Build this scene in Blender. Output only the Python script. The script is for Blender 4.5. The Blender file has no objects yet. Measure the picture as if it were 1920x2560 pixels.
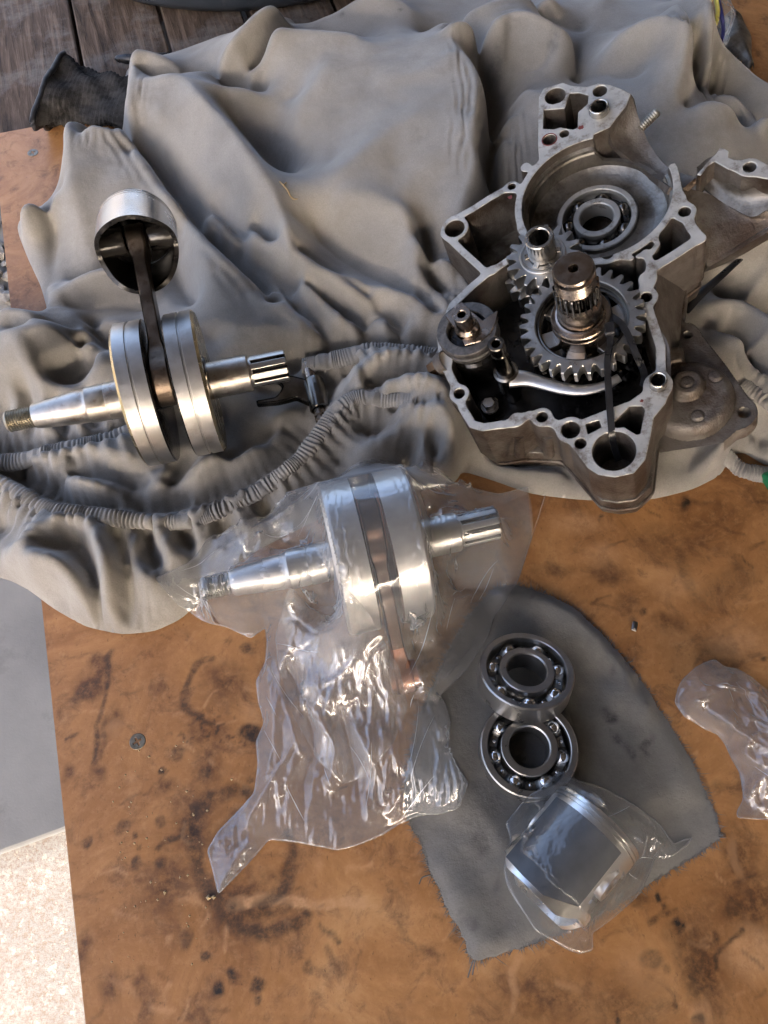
import bpy, bmesh, math, random
import numpy as np
from mathutils import Vector, Matrix
R = math.radians
rnd = random.Random(7)
rng = np.random.default_rng(11)
scn = bpy.context.scene
COL = scn.collection
S = 0.001                                   # everything below is written in millimetres; board surface is z = 0

# ---------------------------------------------------------------- camera, world, sun, exposure
PITCH, CAM_H, FPX = 27.0, 612.0, 1934.0     # tilt from straight down, height over the board, focal length in photo pixels
SP, CP = math.sin(R(PITCH)), math.cos(R(PITCH))
cam_d = bpy.data.cameras.new('camera')
cam = bpy.data.objects.new('camera', cam_d)
COL.objects.link(cam)
cam.location = (0, 0, CAM_H * S)
cam.rotation_euler = (R(PITCH), 0, 0)
cam_d.sensor_fit = 'VERTICAL'
cam_d.sensor_height = 24.0
cam_d.lens = 24.0 * FPX / 2560.0
cam_d.clip_start, cam_d.clip_end = 0.01, 400.0
scn.camera = cam

SUN_EL, SUN_AZ = R(24), R(170)              # sun low behind the viewer, it only reaches the yard floor
world = bpy.data.worlds.new('World')
scn.world = world
world.use_nodes = True
wn = world.node_tree.nodes
wl = world.node_tree.links
bg = wn['Background']
sky = wn.new('ShaderNodeTexSky')
sky.sky_type = 'NISHITA'
sky.sun_disc = False
sky.sun_elevation = SUN_EL
sky.sun_rotation = SUN_AZ
sky.air_density, sky.dust_density, sky.ozone_density = 0.55, 7.0, 0.2
wl.new(sky.outputs[0], bg.inputs[0])
bg.inputs[1].default_value = 0.15
sun_d = bpy.data.lights.new('sun', 'SUN')
sun_d.energy, sun_d.angle, sun_d.color = 2.7, R(0.5), (1.0, 0.95, 0.88)
sun = bpy.data.objects.new('sun', sun_d)
COL.objects.link(sun)
sun_dir = Vector((math.sin(SUN_AZ) * math.cos(SUN_EL), math.cos(SUN_AZ) * math.cos(SUN_EL), math.sin(SUN_EL)))
sun.rotation_euler = sun_dir.to_track_quat('Z', 'Y').to_euler()
sun.location = (0, -3, 3)
scn.view_settings.view_transform = 'Standard'
scn.view_settings.look = 'None'
scn.view_settings.gamma = 1.0
scn.view_settings.exposure = 2.95
cy = scn.cycles
cy.max_bounces, cy.diffuse_bounces, cy.glossy_bounces, cy.transmission_bounces, cy.transparent_max_bounces = 7, 3, 4, 4, 14
cy.caustics_reflective = cy.caustics_refractive = False
cy.sample_clamp_indirect = 4.0
cy.use_adaptive_sampling = True
cy.adaptive_threshold = 0.02

# ---------------------------------------------------------------- helpers: pixels of the photograph (1920 x 2560) to points
def ray(u, v):
    a, b = (u - 960) / FPX, (1280 - v) / FPX
    return np.array([a, SP + CP * b, -CP + SP * b])
EYE = np.array([0, 0, CAM_H])
def P(u, v, h=0.0):
    d = ray(u, v)
    return EYE + d * ((CAM_H - h) / -d[2])
K15 = 1920 / 1659.0
def D(x, y, h=0.0):                         # the same from coordinates of the 1659 wide overview
    return P(x * K15, y * K15, h)

def tag(o, label=None, cat=None, group=None, kind=None):
    if label: o['label'] = label
    if cat: o['category'] = cat
    if group: o['group'] = group
    if kind: o['kind'] = kind
    return o
def thing(name, label, cat, m=None, group=None):
    o = bpy.data.objects.new(name, None)
    COL.objects.link(o)
    o.empty_display_size = 0.02
    if m is not None:
        m = Matrix(m)
        m.translation = m.translation * S
        o.matrix_world = m
    return tag(o, label, cat, group)
class B:                                    # a growing list of vertices and faces
    def __init__(s):
        s.v, s.f, s.m, s.n = [], [], [], 0
    def add(s, v, f, mi=0, T=None):
        v = np.asarray(v, float).reshape(-1, 3)
        if T is not None:
            T = np.asarray(T, float)
            v = v @ T[:3, :3].T + T[:3, 3]
        s.v.append(v)
        for q in f:
            s.f.append(tuple(int(i) + s.n for i in q))
        if np.isscalar(mi): s.m += [mi] * len(f)
        else: s.m += list(mi)
        s.n += len(v)
        return s
    def obj(s, name, mats, parent=None, smooth=35, loc=None, attr=None):
        v = np.concatenate(s.v)
        loc = np.zeros(3) if loc is None else np.asarray(loc, float)
        me = bpy.data.meshes.new(name)
        me.from_pydata(((v - loc) * S).tolist(), [], s.f)
        if not isinstance(mats, (list, tuple)): mats = [mats]
        for k in mats: me.materials.append(k)
        if len(mats) > 1: me.polygons.foreach_set('material_index', s.m)
        if smooth:
            me.polygons.foreach_set('use_smooth', [True] * len(me.polygons))
            if smooth < 180: me.set_sharp_from_angle(angle=R(smooth))
        if attr:
            for an, av in attr.items():
                at = me.color_attributes.new(an, 'FLOAT_COLOR', 'POINT')
                at.data.foreach_set('color', np.asarray(av, np.float32).ravel())
        me.update()
        o = bpy.data.objects.new(name, me)
        COL.objects.link(o)
        o.location = tuple(loc * S)
        if parent is not None: o.parent = parent
        return o
def copy_tree(o, parent=None):
    c = o.copy()
    COL.objects.link(c)
    if parent is not None: c.parent = parent
    for ch in [x for x in scn.objects if x.parent == o]: copy_tree(ch, c)
    return c
def frame(o, x, y, z):
    m = np.eye(4)
    m[:3, 0], m[:3, 1], m[:3, 2], m[:3, 3] = x, y, z, o
    return m
def unit(a):
    a = np.asarray(a, float)
    return a / np.linalg.norm(a)
def frame_z(o, z, xhint=(1, 0, 0)):
    z = unit(z)
    x = unit(np.asarray(xhint) - np.dot(xhint, z) * z)
    return frame(o, x, np.cross(z, x), z)
def grid_faces(nr, nc, wrap=False):
    f = []
    for i in range(nr - 1):
        for j in range(nc if wrap else nc - 1):
            k = (j + 1) % nc
            f.append((i * nc + j, i * nc + k, (i + 1) * nc + k, (i + 1) * nc + j))
    return f
def lathe(prof, n=48, cap0=False, cap1=False):   # (r, z) pairs turned about z
    a = np.arange(n) * 2 * math.pi / n
    v = [(r * math.cos(t), r * math.sin(t), z) for r, z in prof for t in a]
    f = grid_faces(len(prof), n, True)
    if cap0: f.append(tuple(range(n - 1, -1, -1)))
    if cap1: f.append(tuple(range((len(prof) - 1) * n, len(prof) * n)))
    return v, f
TX = np.array([[0, 0, 1, 0], [1, 0, 0, 0], [0, 1, 0, 0], [0, 0, 0, 1.0]])   # turns z into x
def spl(pts, n):                            # smooth curve through points, n samples
    p = np.asarray(pts, float)
    if len(p) == 2:
        t = np.linspace(0, 1, n)[:, None]
        return p[0] * (1 - t) + p[1] * t
    q = np.vstack([2 * p[0] - p[1], p, 2 * p[-1] - p[-2]])
    L = np.concatenate([[0], np.cumsum(np.linalg.norm(np.diff(p, axis=0), axis=1))])
    out = []
    for s in np.linspace(0, L[-1], n):
        i = min(max(np.searchsorted(L, s) - 1, 0), len(p) - 2)
        t = (s - L[i]) / max(L[i + 1] - L[i], 1e-9)
        a, b, c, d = q[i], q[i + 1], q[i + 2], q[i + 3]
        out.append(0.5 * (2 * b + (c - a) * t + (2 * a - 5 * b + 4 * c - d) * t * t + (3 * b - a - 3 * c + d) * t ** 3))
    return np.array(out)
def tube(path, r, n=12, cap=True, flat=1.0, up=(0, 0, 1)):
    p = np.asarray(path, float)
    r = np.broadcast_to(np.asarray(r, float), (len(p),))
    t = np.gradient(p, axis=0)
    t /= np.linalg.norm(t, axis=1)[:, None] + 1e-9
    up = np.asarray(up, float)
    v = []
    for i in range(len(p)):
        s = np.cross(t[i], up)
        if np.linalg.norm(s) < 1e-3: s = np.cross(t[i], (1, 0.2, 0))
        s = unit(s)
        w = np.cross(s, t[i])
        for k in range(n):
            a = 2 * math.pi * k / n
            v.append(p[i] + r[i] * (math.cos(a) * s + flat * math.sin(a) * w))
    f = [tuple(reversed(q)) for q in grid_faces(len(p), n, True)]
    if cap:
        f.append(tuple(range(n)))
        f.append(tuple(range(len(p) * n - 1, (len(p) - 1) * n - 1, -1)))
    return v, f
def prism(poly, z0, z1, ch=0.0):            # polygon (counter-clockwise) raised from z0 to z1 with a chamfered top edge
    p = np.asarray(poly, float)
    n = len(p)
    c = p.mean(0)
    if ch:
        nx = np.roll(p, -1, 0) - np.roll(p, 1, 0)
        nrm = np.stack([nx[:, 1], -nx[:, 0]], 1)
        nrm /= np.linalg.norm(nrm, axis=1)[:, None] + 1e-9
        top = p - nrm * ch
        rings = [(p, z0), (p, z1 - ch), (top, z1)]
    else:
        rings = [(p, z0), (p, z1)]
    v = [(x, y, z) for q, z in rings for x, y in q]
    f = grid_faces(len(rings), n, True)
    f.append(tuple(range(n - 1, -1, -1)))
    f.append(tuple(range((len(rings) - 1) * n, len(rings) * n)))
    return v, f
def circle(x, y, r, n=32, a0=0.0):
    return [(x + r * math.cos(a0 + 2 * math.pi * k / n), y + r * math.sin(a0 + 2 * math.pi * k / n)) for k in range(n)]
def box(c, s):
    x, y, z = np.asarray(s) / 2
    v = [(c[0] + a * x, c[1] + b * y, c[2] + d * z) for d in (-1, 1) for b in (-1, 1) for a in (-1, 1)]
    return v, [(0, 2, 3, 1), (4, 5, 7, 6), (0, 1, 5, 4), (2, 6, 7, 3), (0, 4, 6, 2), (1, 3, 7, 5)]
def bevbox(c, s, b):
    x, y, z = np.asarray(s) / 2
    ring = lambda k: [(-x + k, -y), (x - k, -y), (x, -y + k), (x, y - k), (x - k, y), (-x + k, y), (-x, y - k), (-x, -y + k)]
    r0 = ring(b)
    sc = lambda q, d: [(px * (x - d) / x, py * (y - d) / y) for px, py in q]
    v = [(px + c[0], py + c[1], zz + c[2]) for q, zz in ((sc(r0, b), -z), (r0, -z + b), (r0, z - b), (sc(r0, b), z)) for px, py in q]
    f = grid_faces(4, 8, True)
    f.append(tuple(range(7, -1, -1)))
    f.append(tuple(range(24, 32)))
    return v, f
def ringwall(outer, inner, z0, z1, ch=0.6): # ring between two outlines of equal point count, with chamfers
    o, i = np.asarray(outer, float), np.asarray(inner, float)
    n = len(o)
    c = i.mean(0)
    def sh(p, d):
        q = p - c
        L = np.linalg.norm(q, axis=1)[:, None]
        return c + q * (L + d) / L
    rings = [(i, z0), (i, z1 - ch), (sh(i, ch), z1), (sh(o, -ch), z1), (o, z1 - ch), (o, z0)]
    v = [(x, y, z) for q, z in rings for x, y in q]
    f = [tuple(reversed(q)) for q in grid_faces(len(rings), n, True)]
    b = 5 * n
    f += [(b + k, b + (k + 1) % n, (k + 1) % n, k) for k in range(n)]
    return v, f
def gear_outline(n, ra, rf, per=10):        # per points a tooth
    pts = []
    prof = [(0.0, rf), (.12, rf), (.2, rf + .25 * (ra - rf)), (.28, rf + .62 * (ra - rf)), (.36, ra - .4), (.39, ra), (.61, ra), (.64, ra - .4), (.72, rf + .62 * (ra - rf)), (.8, rf + .25 * (ra - rf))]
    for k in range(n):
        for t, r in prof:
            a = 2 * math.pi * (k + t) / n
            pts.append((r * math.cos(a), r * math.sin(a)))
    return pts
def gear(n, ra, rf, ri, z0, z1, ch=0.7):
    o = gear_outline(n, ra, rf)
    i = [(ri * x / math.hypot(x, y), ri * y / math.hypot(x, y)) for x, y in o]
    return ringwall(o, i, z0, z1, ch)

# ---------------------------------------------------------------- helpers: fields on grids
def inside_poly(X, Y, poly):
    p = np.asarray(poly, float)
    r = np.zeros(X.shape, bool)
    j = len(p) - 1
    for i in range(len(p)):
        yi, yj, xi, xj = p[i, 1], p[j, 1], p[i, 0], p[j, 0]
        if yi != yj:
            r ^= ((yi > Y) != (yj > Y)) & (X < (xj - xi) * (Y - yi) / (yj - yi) + xi)
        j = i
    return r
def seg_dist(X, Y, a, b):
    ax, ay, bx, by = a[0], a[1], b[0], b[1]
    dx, dy = bx - ax, by - ay
    t = np.clip(((X - ax) * dx + (Y - ay) * dy) / (dx * dx + dy * dy + 1e-12), 0, 1)
    return np.hypot(X - ax - t * dx, Y - ay - t * dy)
def chain_dist(X, Y, pts):
    d = np.full(X.shape, 1e9)
    for a, b in zip(pts[:-1], pts[1:]): d = np.minimum(d, seg_dist(X, Y, a, b))
    return d
def poly_sdf(X, Y, poly):
    d = chain_dist(X, Y, list(poly) + [poly[0]])
    return np.where(inside_poly(X, Y, poly), -d, d)
def smin(a, b, k):
    h = np.maximum(k - np.abs(a - b), 0) / k
    return np.minimum(a, b) - h * h * k * 0.25
def blur(h, s):
    if s <= 0: return h
    k = max(1, int(3 * s))
    w = np.exp(-0.5 * (np.arange(-k, k + 1) / s) ** 2)
    w /= w.sum()
    for ax in (0, 1):
        pad = [(k, k) if q == ax else (0, 0) for q in (0, 1)]
        g = np.pad(h, pad, mode='edge')
        h = sum(w[i] * np.take(g, range(i, i + h.shape[ax]), axis=ax) for i in range(2 * k + 1))
    return h
def vnoise(X, Y, sc, seed):                 # smooth value noise, about -1 to 1
    g = np.random.default_rng(seed).uniform(-1, 1, (64, 64))
    x, y = X / sc + 1000.37, Y / sc + 1000.71
    i, j = np.floor(x).astype(int), np.floor(y).astype(int)
    fx, fy = x - i, y - j
    fx, fy = fx * fx * (3 - 2 * fx), fy * fy * (3 - 2 * fy)
    a, b, c, d = g[i % 64, j % 64], g[(i + 1) % 64, j % 64], g[i % 64, (j + 1) % 64], g[(i + 1) % 64, (j + 1) % 64]
    return (a * (1 - fx) + b * fx) * (1 - fy) + (c * (1 - fx) + d * fx) * fy
def fbm(X, Y, sc, seed, o=3):
    return sum(vnoise(X, Y, sc / 2 ** k, seed + k) / 2 ** k for k in range(o))
def crumple(X, Y, sc, seed, n=9):           # sum of bent triangle waves: flat facets between straight sharp creases
    q = np.random.default_rng(seed)
    wx, wy = X + sc * .5 * fbm(X, Y, sc * 1.6, seed + 50, 2), Y + sc * .5 * fbm(X, Y, sc * 1.6, seed + 60, 2)
    h = np.zeros(X.shape)
    for k in range(n):
        a, L, ph = q.uniform(0, math.pi), sc * q.uniform(.6, 1.7), q.uniform(0, 1)
        t = (wx * math.cos(a) + wy * math.sin(a)) / L + ph
        h += np.abs((t % 1.0) - 0.5) * 2 * L / sc
    return h / n
def solve(hfix, fixed, obst=None, h0=0.0, its=260):      # membrane through fixed cells, optionally lying on an obstacle
    h = None
    for f in (16, 8, 4, 2, 1):
        ny, nx = -(-hfix.shape[0] // f), -(-hfix.shape[1] // f)
        py, px = ny * f - hfix.shape[0], nx * f - hfix.shape[1]
        fm = np.pad(fixed, ((0, py), (0, px))).reshape(ny, f, nx, f).astype(float)
        hv = np.pad(np.where(fixed, hfix, 0), ((0, py), (0, px))).reshape(ny, f, nx, f)
        cnt = fm.sum((1, 3))
        fx = cnt > 0
        val = np.where(fx, hv.sum((1, 3)) / np.maximum(cnt, 1), 0)
        ob = None
        if obst is not None: ob = np.pad(obst, ((0, py), (0, px)), mode='edge').reshape(ny, f, nx, f).max((1, 3))
        if h is None: h = np.full((ny, nx), val[fx].mean() if fx.any() else h0)
        else: h = np.repeat(np.repeat(h, 2, 0), 2, 1)[:ny, :nx]
        h = np.where(fx, val, h)
        for _ in range(its):
            g = np.pad(h, 1, mode='edge')
            n_ = 0.25 * (g[:-2, 1:-1] + g[2:, 1:-1] + g[1:-1, :-2] + g[1:-1, 2:])
            if ob is not None: n_ = np.maximum(n_, ob)
            h = np.where(fx, val, n_)
    return h
def sheet_faces(mask):                      # quads of a grid where all four corners are in the mask
    ny, nx = mask.shape
    idx = -np.ones(mask.shape, int)
    c = mask[:-1, :-1] & mask[1:, :-1] & mask[:-1, 1:] & mask[1:, 1:]
    use = np.zeros(mask.shape, bool)
    for a in (0, 1):
        for b in (0, 1): use[a:ny - 1 + a, b:nx - 1 + b] |= c
    idx[use] = np.arange(use.sum())
    i, j = np.nonzero(c)
    f = np.stack([idx[i, j], idx[i, j + 1], idx[i + 1, j + 1], idx[i + 1, j]], 1)
    return use, f
def edge_cells(X, Y, sdf, dx):
    return (sdf <= 0) & (sdf > -1.5 * dx)
def sdf_extrude(X, Y, field, z0, z1, ch=0.5, draft=0.0, mid=None):
    """solid where field < 0, top at z0, walls down to z1; returns vertices, faces and the material index of each face (0 top, 1 wall)"""
    ny, nx = field.shape
    dx = X[0, 1] - X[0, 0]
    gy, gx = np.gradient(field, dx)
    ins = field < 0
    V, Fc, Mi = [], [], []
    gid, eid = {}, {}
    up = []
    def gv(i, j):
        k = (i, j)
        if k not in gid:
            gid[k] = len(V)
            V.append((X[i, j], Y[i, j], z0))
        return gid[k]
    def ev(i, j, k, l):
        key = (i, j, k, l) if (i, j) < (k, l) else (k, l, i, j)
        if key not in eid:
            i, j, k, l = key
            t = field[i, j] / (field[i, j] - field[k, l])
            x, y = X[i, j] + t * (X[k, l] - X[i, j]), Y[i, j] + t * (Y[k, l] - Y[i, j])
            g = np.array([gx[i, j] * (1 - t) + gx[k, l] * t, gy[i, j] * (1 - t) + gy[k, l] * t])
            g /= np.linalg.norm(g) + 1e-9
            b = len(V)
            V.append((x - g[0] * ch, y - g[1] * ch, z0))
            V.append((x, y, z0 - ch))
            V.append((x + g[0] * draft, y + g[1] * draft, z1))
            eid[key] = b
        return eid[key]
    s = ins[:-1, :-1].astype(int) + ins[:-1, 1:] + ins[1:, 1:] + ins[1:, :-1]
    for i, j in zip(*np.nonzero(s == 4)):
        Fc.append((gv(i, j), gv(i, j + 1), gv(i + 1, j + 1), gv(i + 1, j)))
        Mi.append(0)
    for i, j in zip(*np.nonzero((s > 0) & (s < 4))):
        cs = [(i, j), (i, j + 1), (i + 1, j + 1), (i + 1, j)]
        poly = []
        for k in range(4):
            a, b = cs[k], cs[(k + 1) % 4]
            if ins[a]: poly.append((gv(*a), 0))
            if ins[a] != ins[b]: poly.append((ev(*a, *b), 1 if ins[a] else 2))
        if len(poly) >= 3:
            Fc.append(tuple(q[0] for q in poly))
            Mi.append(0)
        for k in range(len(poly)):
            a, b = poly[k], poly[(k + 1) % len(poly)]
            if a[1] == 1 and b[1] == 2:
                Fc.append((b[0], a[0], a[0] + 1, b[0] + 1)); Mi.append(0)
                Fc.append((b[0] + 1, a[0] + 1, a[0] + 2, b[0] + 2)); Mi.append(1)
    return V, Fc, Mi

# ---------------------------------------------------------------- materials
def new_mat(name):
    m = bpy.data.materials.new(name)
    m.use_nodes = True
    nt = m.node_tree
    return m, nt, nt.nodes['Principled BSDF']
def node(nt, t, **kw):
    n = nt.nodes.new(t)
    for k, v in kw.items():
        if k in n.inputs: n.inputs[k].default_value = v
        else: setattr(n, k, v)
    return n
def coords(nt, scale=(1, 1, 1)):
    tc = nt.nodes.new('ShaderNodeTexCoord')
    mp = nt.nodes.new('ShaderNodeMapping')
    mp.inputs['Scale'].default_value = scale
    nt.links.new(tc.outputs['Object'], mp.inputs[0])
    return mp.outputs[0]
def noise(nt, co, scale, detail=5, rough=.6, dist=0.0):
    n = nt.nodes.new('ShaderNodeTexNoise')
    n.inputs['Scale'].default_value, n.inputs['Detail'].default_value = scale, detail
    n.inputs['Roughness'].default_value, n.inputs['Distortion'].default_value = rough, dist
    nt.links.new(co, n.inputs['Vector'])
    return n.outputs[0]
def ramp(nt, fac, stops):
    r = nt.nodes.new('ShaderNodeValToRGB')
    e = r.color_ramp.elements
    while len(e) < len(stops): e.new(0.5)
    for q, (p, c) in zip(e, stops):
        q.position = p
        q.color = (*c, 1) if len(c) == 3 else c
    nt.links.new(fac, r.inputs[0])
    return r.outputs[0]
def g3(x): return (x, x, x)
def mix(nt, fac, a, b, mode='MIX'):
    n = nt.nodes.new('ShaderNodeMix')
    n.data_type, n.blend_type = 'RGBA', mode
    for s, k in ((fac, 0), (a, 6), (b, 7)):
        if hasattr(s, 'links') or hasattr(s, 'is_linked'): nt.links.new(s, n.inputs[k])
        elif k == 0: n.inputs[k].default_value = s
        else: n.inputs[k].default_value = (*s, 1)
    return n.outputs[2]
def bump(nt, h, dist, strength=1.0, base=None):
    n = nt.nodes.new('ShaderNodeBump')
    n.inputs['Distance'].default_value = dist * S
    n.inputs['Strength'].default_value = strength
    nt.links.new(h, n.inputs['Height'])
    if base is not None: nt.links.new(base, n.inputs['Normal'])
    return n.outputs[0]
def simple(name, c1, c2, scale, rough=.5, metal=0.0, bmp=0.0, bscale=400, stretch=(1, 1, 1), lo=.35, hi=.65, rvar=.12, spec=.5, grime=None, gscale=60, glo=.55, ghi=.7):
    m, nt, p = new_mat(name)
    co = coords(nt, stretch)
    n = noise(nt, co, scale)
    c = ramp(nt, n, [(lo, c1), (hi, c2)])
    if grime:
        g = noise(nt, coords(nt), gscale, 6, .7)
        c = mix(nt, ramp(nt, g, [(glo, g3(0)), (ghi, g3(1))]), c, grime)
    nt.links.new(c, p.inputs['Base Color'])
    p.inputs['Metallic'].default_value = metal
    p.inputs['Specular IOR Level'].default_value = spec
    rr = ramp(nt, n, [(0.2, g3(max(0.03, rough - rvar))), (0.8, g3(min(1, rough + rvar)))])
    nt.links.new(rr, p.inputs['Roughness'])
    if bmp: nt.links.new(bump(nt, noise(nt, co, bscale, 4), bmp), p.inputs['Normal'])
    return m
# materials ------------------------------------------------------
def m_wood():
    m, nt, p = new_mat('weathered_plank')
    co = coords(nt, (14, 1.2, 14))
    oi = node(nt, 'ShaderNodeObjectInfo')
    ad = node(nt, 'ShaderNodeVectorMath', operation='ADD')
    nt.links.new(co, ad.inputs[0])
    nt.links.new(oi.outputs['Random'], ad.inputs[1])
    n = noise(nt, ad.outputs[0], 9, 9, .68, .6)
    c = ramp(nt, n, [(.3, (.030, .021, .015)), (.5, (.10, .070, .050)), (.66, (.19, .138, .102)), (.8, (.29, .225, .178))])
    w = noise(nt, coords(nt), 9, 6, .7)
    c = mix(nt, ramp(nt, w, [(.50, g3(0)), (.64, g3(.6))]), c, (.24, .225, .215))
    nt.links.new(c, p.inputs['Base Color'])
    p.inputs['Roughness'].default_value = .75
    p.inputs['Specular IOR Level'].default_value = .25
    nt.links.new(bump(nt, n, 1.6), p.inputs['Normal'])
    return m
def m_board():
    m, nt, p = new_mat('orange_hardboard')
    co = coords(nt)
    a = noise(nt, co, 9, 10, .70, 1.2)
    c = ramp(nt, a, [(.28, (.16, .069, .024)), (.42, (.31, .142, .050)), (.55, (.41, .20, .074)), (.66, (.50, .27, .112)), (.8, (.60, .365, .18))])
    b = noise(nt, co, 38, 8, .72, .6)
    c = mix(nt, ramp(nt, b, [(.52, g3(0)), (.68, g3(.7))]), c, (.10, .046, .021))
    f = noise(nt, co, 150, 6, .7)
    c = mix(nt, ramp(nt, f, [(.3, g3(.5)), (.5, g3(0))]), c, (.50, .27, .12))
    fs = noise(nt, coords(nt, (1, .35, 1)), 420, 4, .75)
    c = mix(nt, ramp(nt, fs, [(.62, g3(0)), (.72, g3(.7))]), c, (.05, .022, .010))
    at = node(nt, 'ShaderNodeAttribute', attribute_name='stain')
    sep = node(nt, 'ShaderNodeSeparateColor')
    nt.links.new(at.outputs['Color'], sep.inputs[0])
    brk = ramp(nt, noise(nt, co, 120, 7, .75), [(.34, g3(.22)), (.58, g3(1))])
    def masked(i):
        q = node(nt, 'ShaderNodeMath', operation='MULTIPLY')
        nt.links.new(sep.outputs[i], q.inputs[0])
        nt.links.new(brk, q.inputs[1])
        return q.outputs[0]
    c = mix(nt, masked(1), c, (.075, .031, .014))
    c = mix(nt, masked(2), c, (.55, .31, .15))
    c = mix(nt, masked(0), c, (.016, .013, .012))
    nt.links.new(c, p.inputs['Base Color'])
    p.inputs['Specular IOR Level'].default_value = .55
    nt.links.new(ramp(nt, b, [(.3, g3(.27)), (.7, g3(.55))]), p.inputs['Roughness'])
    nt.links.new(bump(nt, f, .35, .8), p.inputs['Normal'])
    return m
def m_cloth(name, c1, c2, c3, weave=1.0, attr=False):
    m, nt, p = new_mat(name)
    co = coords(nt)
    n = noise(nt, co, 13, 6, .62)
    c = ramp(nt, n, [(.32, c1), (.6, c2)])
    g = noise(nt, co, 7, 7, .7, .3)
    c = mix(nt, ramp(nt, g, [(.56, g3(0)), (.72, g3(.65))]), c, c3)
    if attr:
        at = node(nt, 'ShaderNodeAttribute', attribute_name='stain')
        sep = node(nt, 'ShaderNodeSeparateColor')
        nt.links.new(at.outputs['Color'], sep.inputs[0])
        q = node(nt, 'ShaderNodeMath', operation='MULTIPLY')
        nt.links.new(sep.outputs[0], q.inputs[0])
        nt.links.new(ramp(nt, noise(nt, co, 130, 6, .75), [(.36, g3(.15)), (.6, g3(1))]), q.inputs[1])
        c = mix(nt, q.outputs[0], c, (.030, .030, .032))
    fz = noise(nt, co, 900, 3, .7)
    c = mix(nt, ramp(nt, fz, [(.3, g3(.30)), (.62, g3(0))]), c, (.1, .09, .08))
    nt.links.new(c, p.inputs['Base Color'])
    p.inputs['Roughness'].default_value = .95
    p.inputs['Specular IOR Level'].default_value = .12
    p.inputs['Sheen Weight'].default_value = .4
    p.inputs['Sheen Roughness'].default_value = .5
    b1 = bump(nt, noise(nt, co, 70, 5, .6), 1.6 * weave, .55)
    nt.links.new(bump(nt, fz, .25 * weave, .6, b1), p.inputs['Normal'])
    return m
def m_film(name, haze=.07, rough=.12, gain=1.6):
    m, nt, p = new_mat(name)
    nt.nodes.remove(p)
    out = nt.nodes['Material Output']
    tr = node(nt, 'ShaderNodeBsdfTransparent')
    tr.inputs[0].default_value = (.955, .96, .96, 1)
    gl = node(nt, 'ShaderNodeBsdfGlossy')
    gl.inputs['Roughness'].default_value = rough
    df = node(nt, 'ShaderNodeBsdfDiffuse')
    df.inputs[0].default_value = (.86, .87, .88, 1)
    ts = node(nt, 'ShaderNodeBsdfTranslucent')
    ts.inputs[0].default_value = (.86, .87, .88, 1)
    lw = node(nt, 'ShaderNodeLayerWeight')
    lw.inputs[0].default_value = .35
    bn = bump(nt, noise(nt, coords(nt), 60, 3, .5, .5), 1.2, .12)
    for q in (gl, lw): nt.links.new(bn, q.inputs['Normal'])
    f = ramp(nt, lw.outputs['Facing'], [(0.0, g3(.05 * gain)), (.5, g3(.10 * gain)), (.8, g3(.24 * gain)), (1.0, g3(.5 * gain))])
    m1 = node(nt, 'ShaderNodeMixShader')
    nt.links.new(f, m1.inputs[0]); nt.links.new(tr.outputs[0], m1.inputs[1]); nt.links.new(gl.outputs[0], m1.inputs[2])
    m2 = node(nt, 'ShaderNodeMixShader')
    m2.inputs[0].default_value = .5
    nt.links.new(df.outputs[0], m2.inputs[1]); nt.links.new(ts.outputs[0], m2.inputs[2])
    m3 = node(nt, 'ShaderNodeMixShader')
    hz = ramp(nt, lw.outputs['Facing'], [(0.0, g3(haze)), (.6, g3(haze * 1.5)), (1.0, g3(min(.9, haze * 4.5)))])
    nt.links.new(hz, m3.inputs[0])
    nt.links.new(m1.outputs[0], m3.inputs[1]); nt.links.new(m2.outputs[0], m3.inputs[2])
    nt.links.new(m3.outputs[0], out.inputs[0])
    return m
def m_concrete():
    m, nt, p = new_mat('yard_concrete')
    co = coords(nt)
    n = noise(nt, co, 2.5, 8, .7)
    c = ramp(nt, n, [(.35, (.22, .205, .185)), (.6, (.32, .295, .262))])
    f = noise(nt, co, 190, 6, .8)
    c = mix(nt, ramp(nt, f, [(.40, g3(.85)), (.56, g3(0))]), c, (.20, .135, .10))
    f2 = noise(nt, co, 75, 4, .75)
    c = mix(nt, ramp(nt, f2, [(.56, g3(0)), (.66, g3(.7))]), c, (.50, .44, .36))
    nt.links.new(c, p.inputs['Base Color'])
    p.inputs['Roughness'].default_value = .9
    nt.links.new(bump(nt, f, 3, .5), p.inputs['Normal'])
    return m
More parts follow.
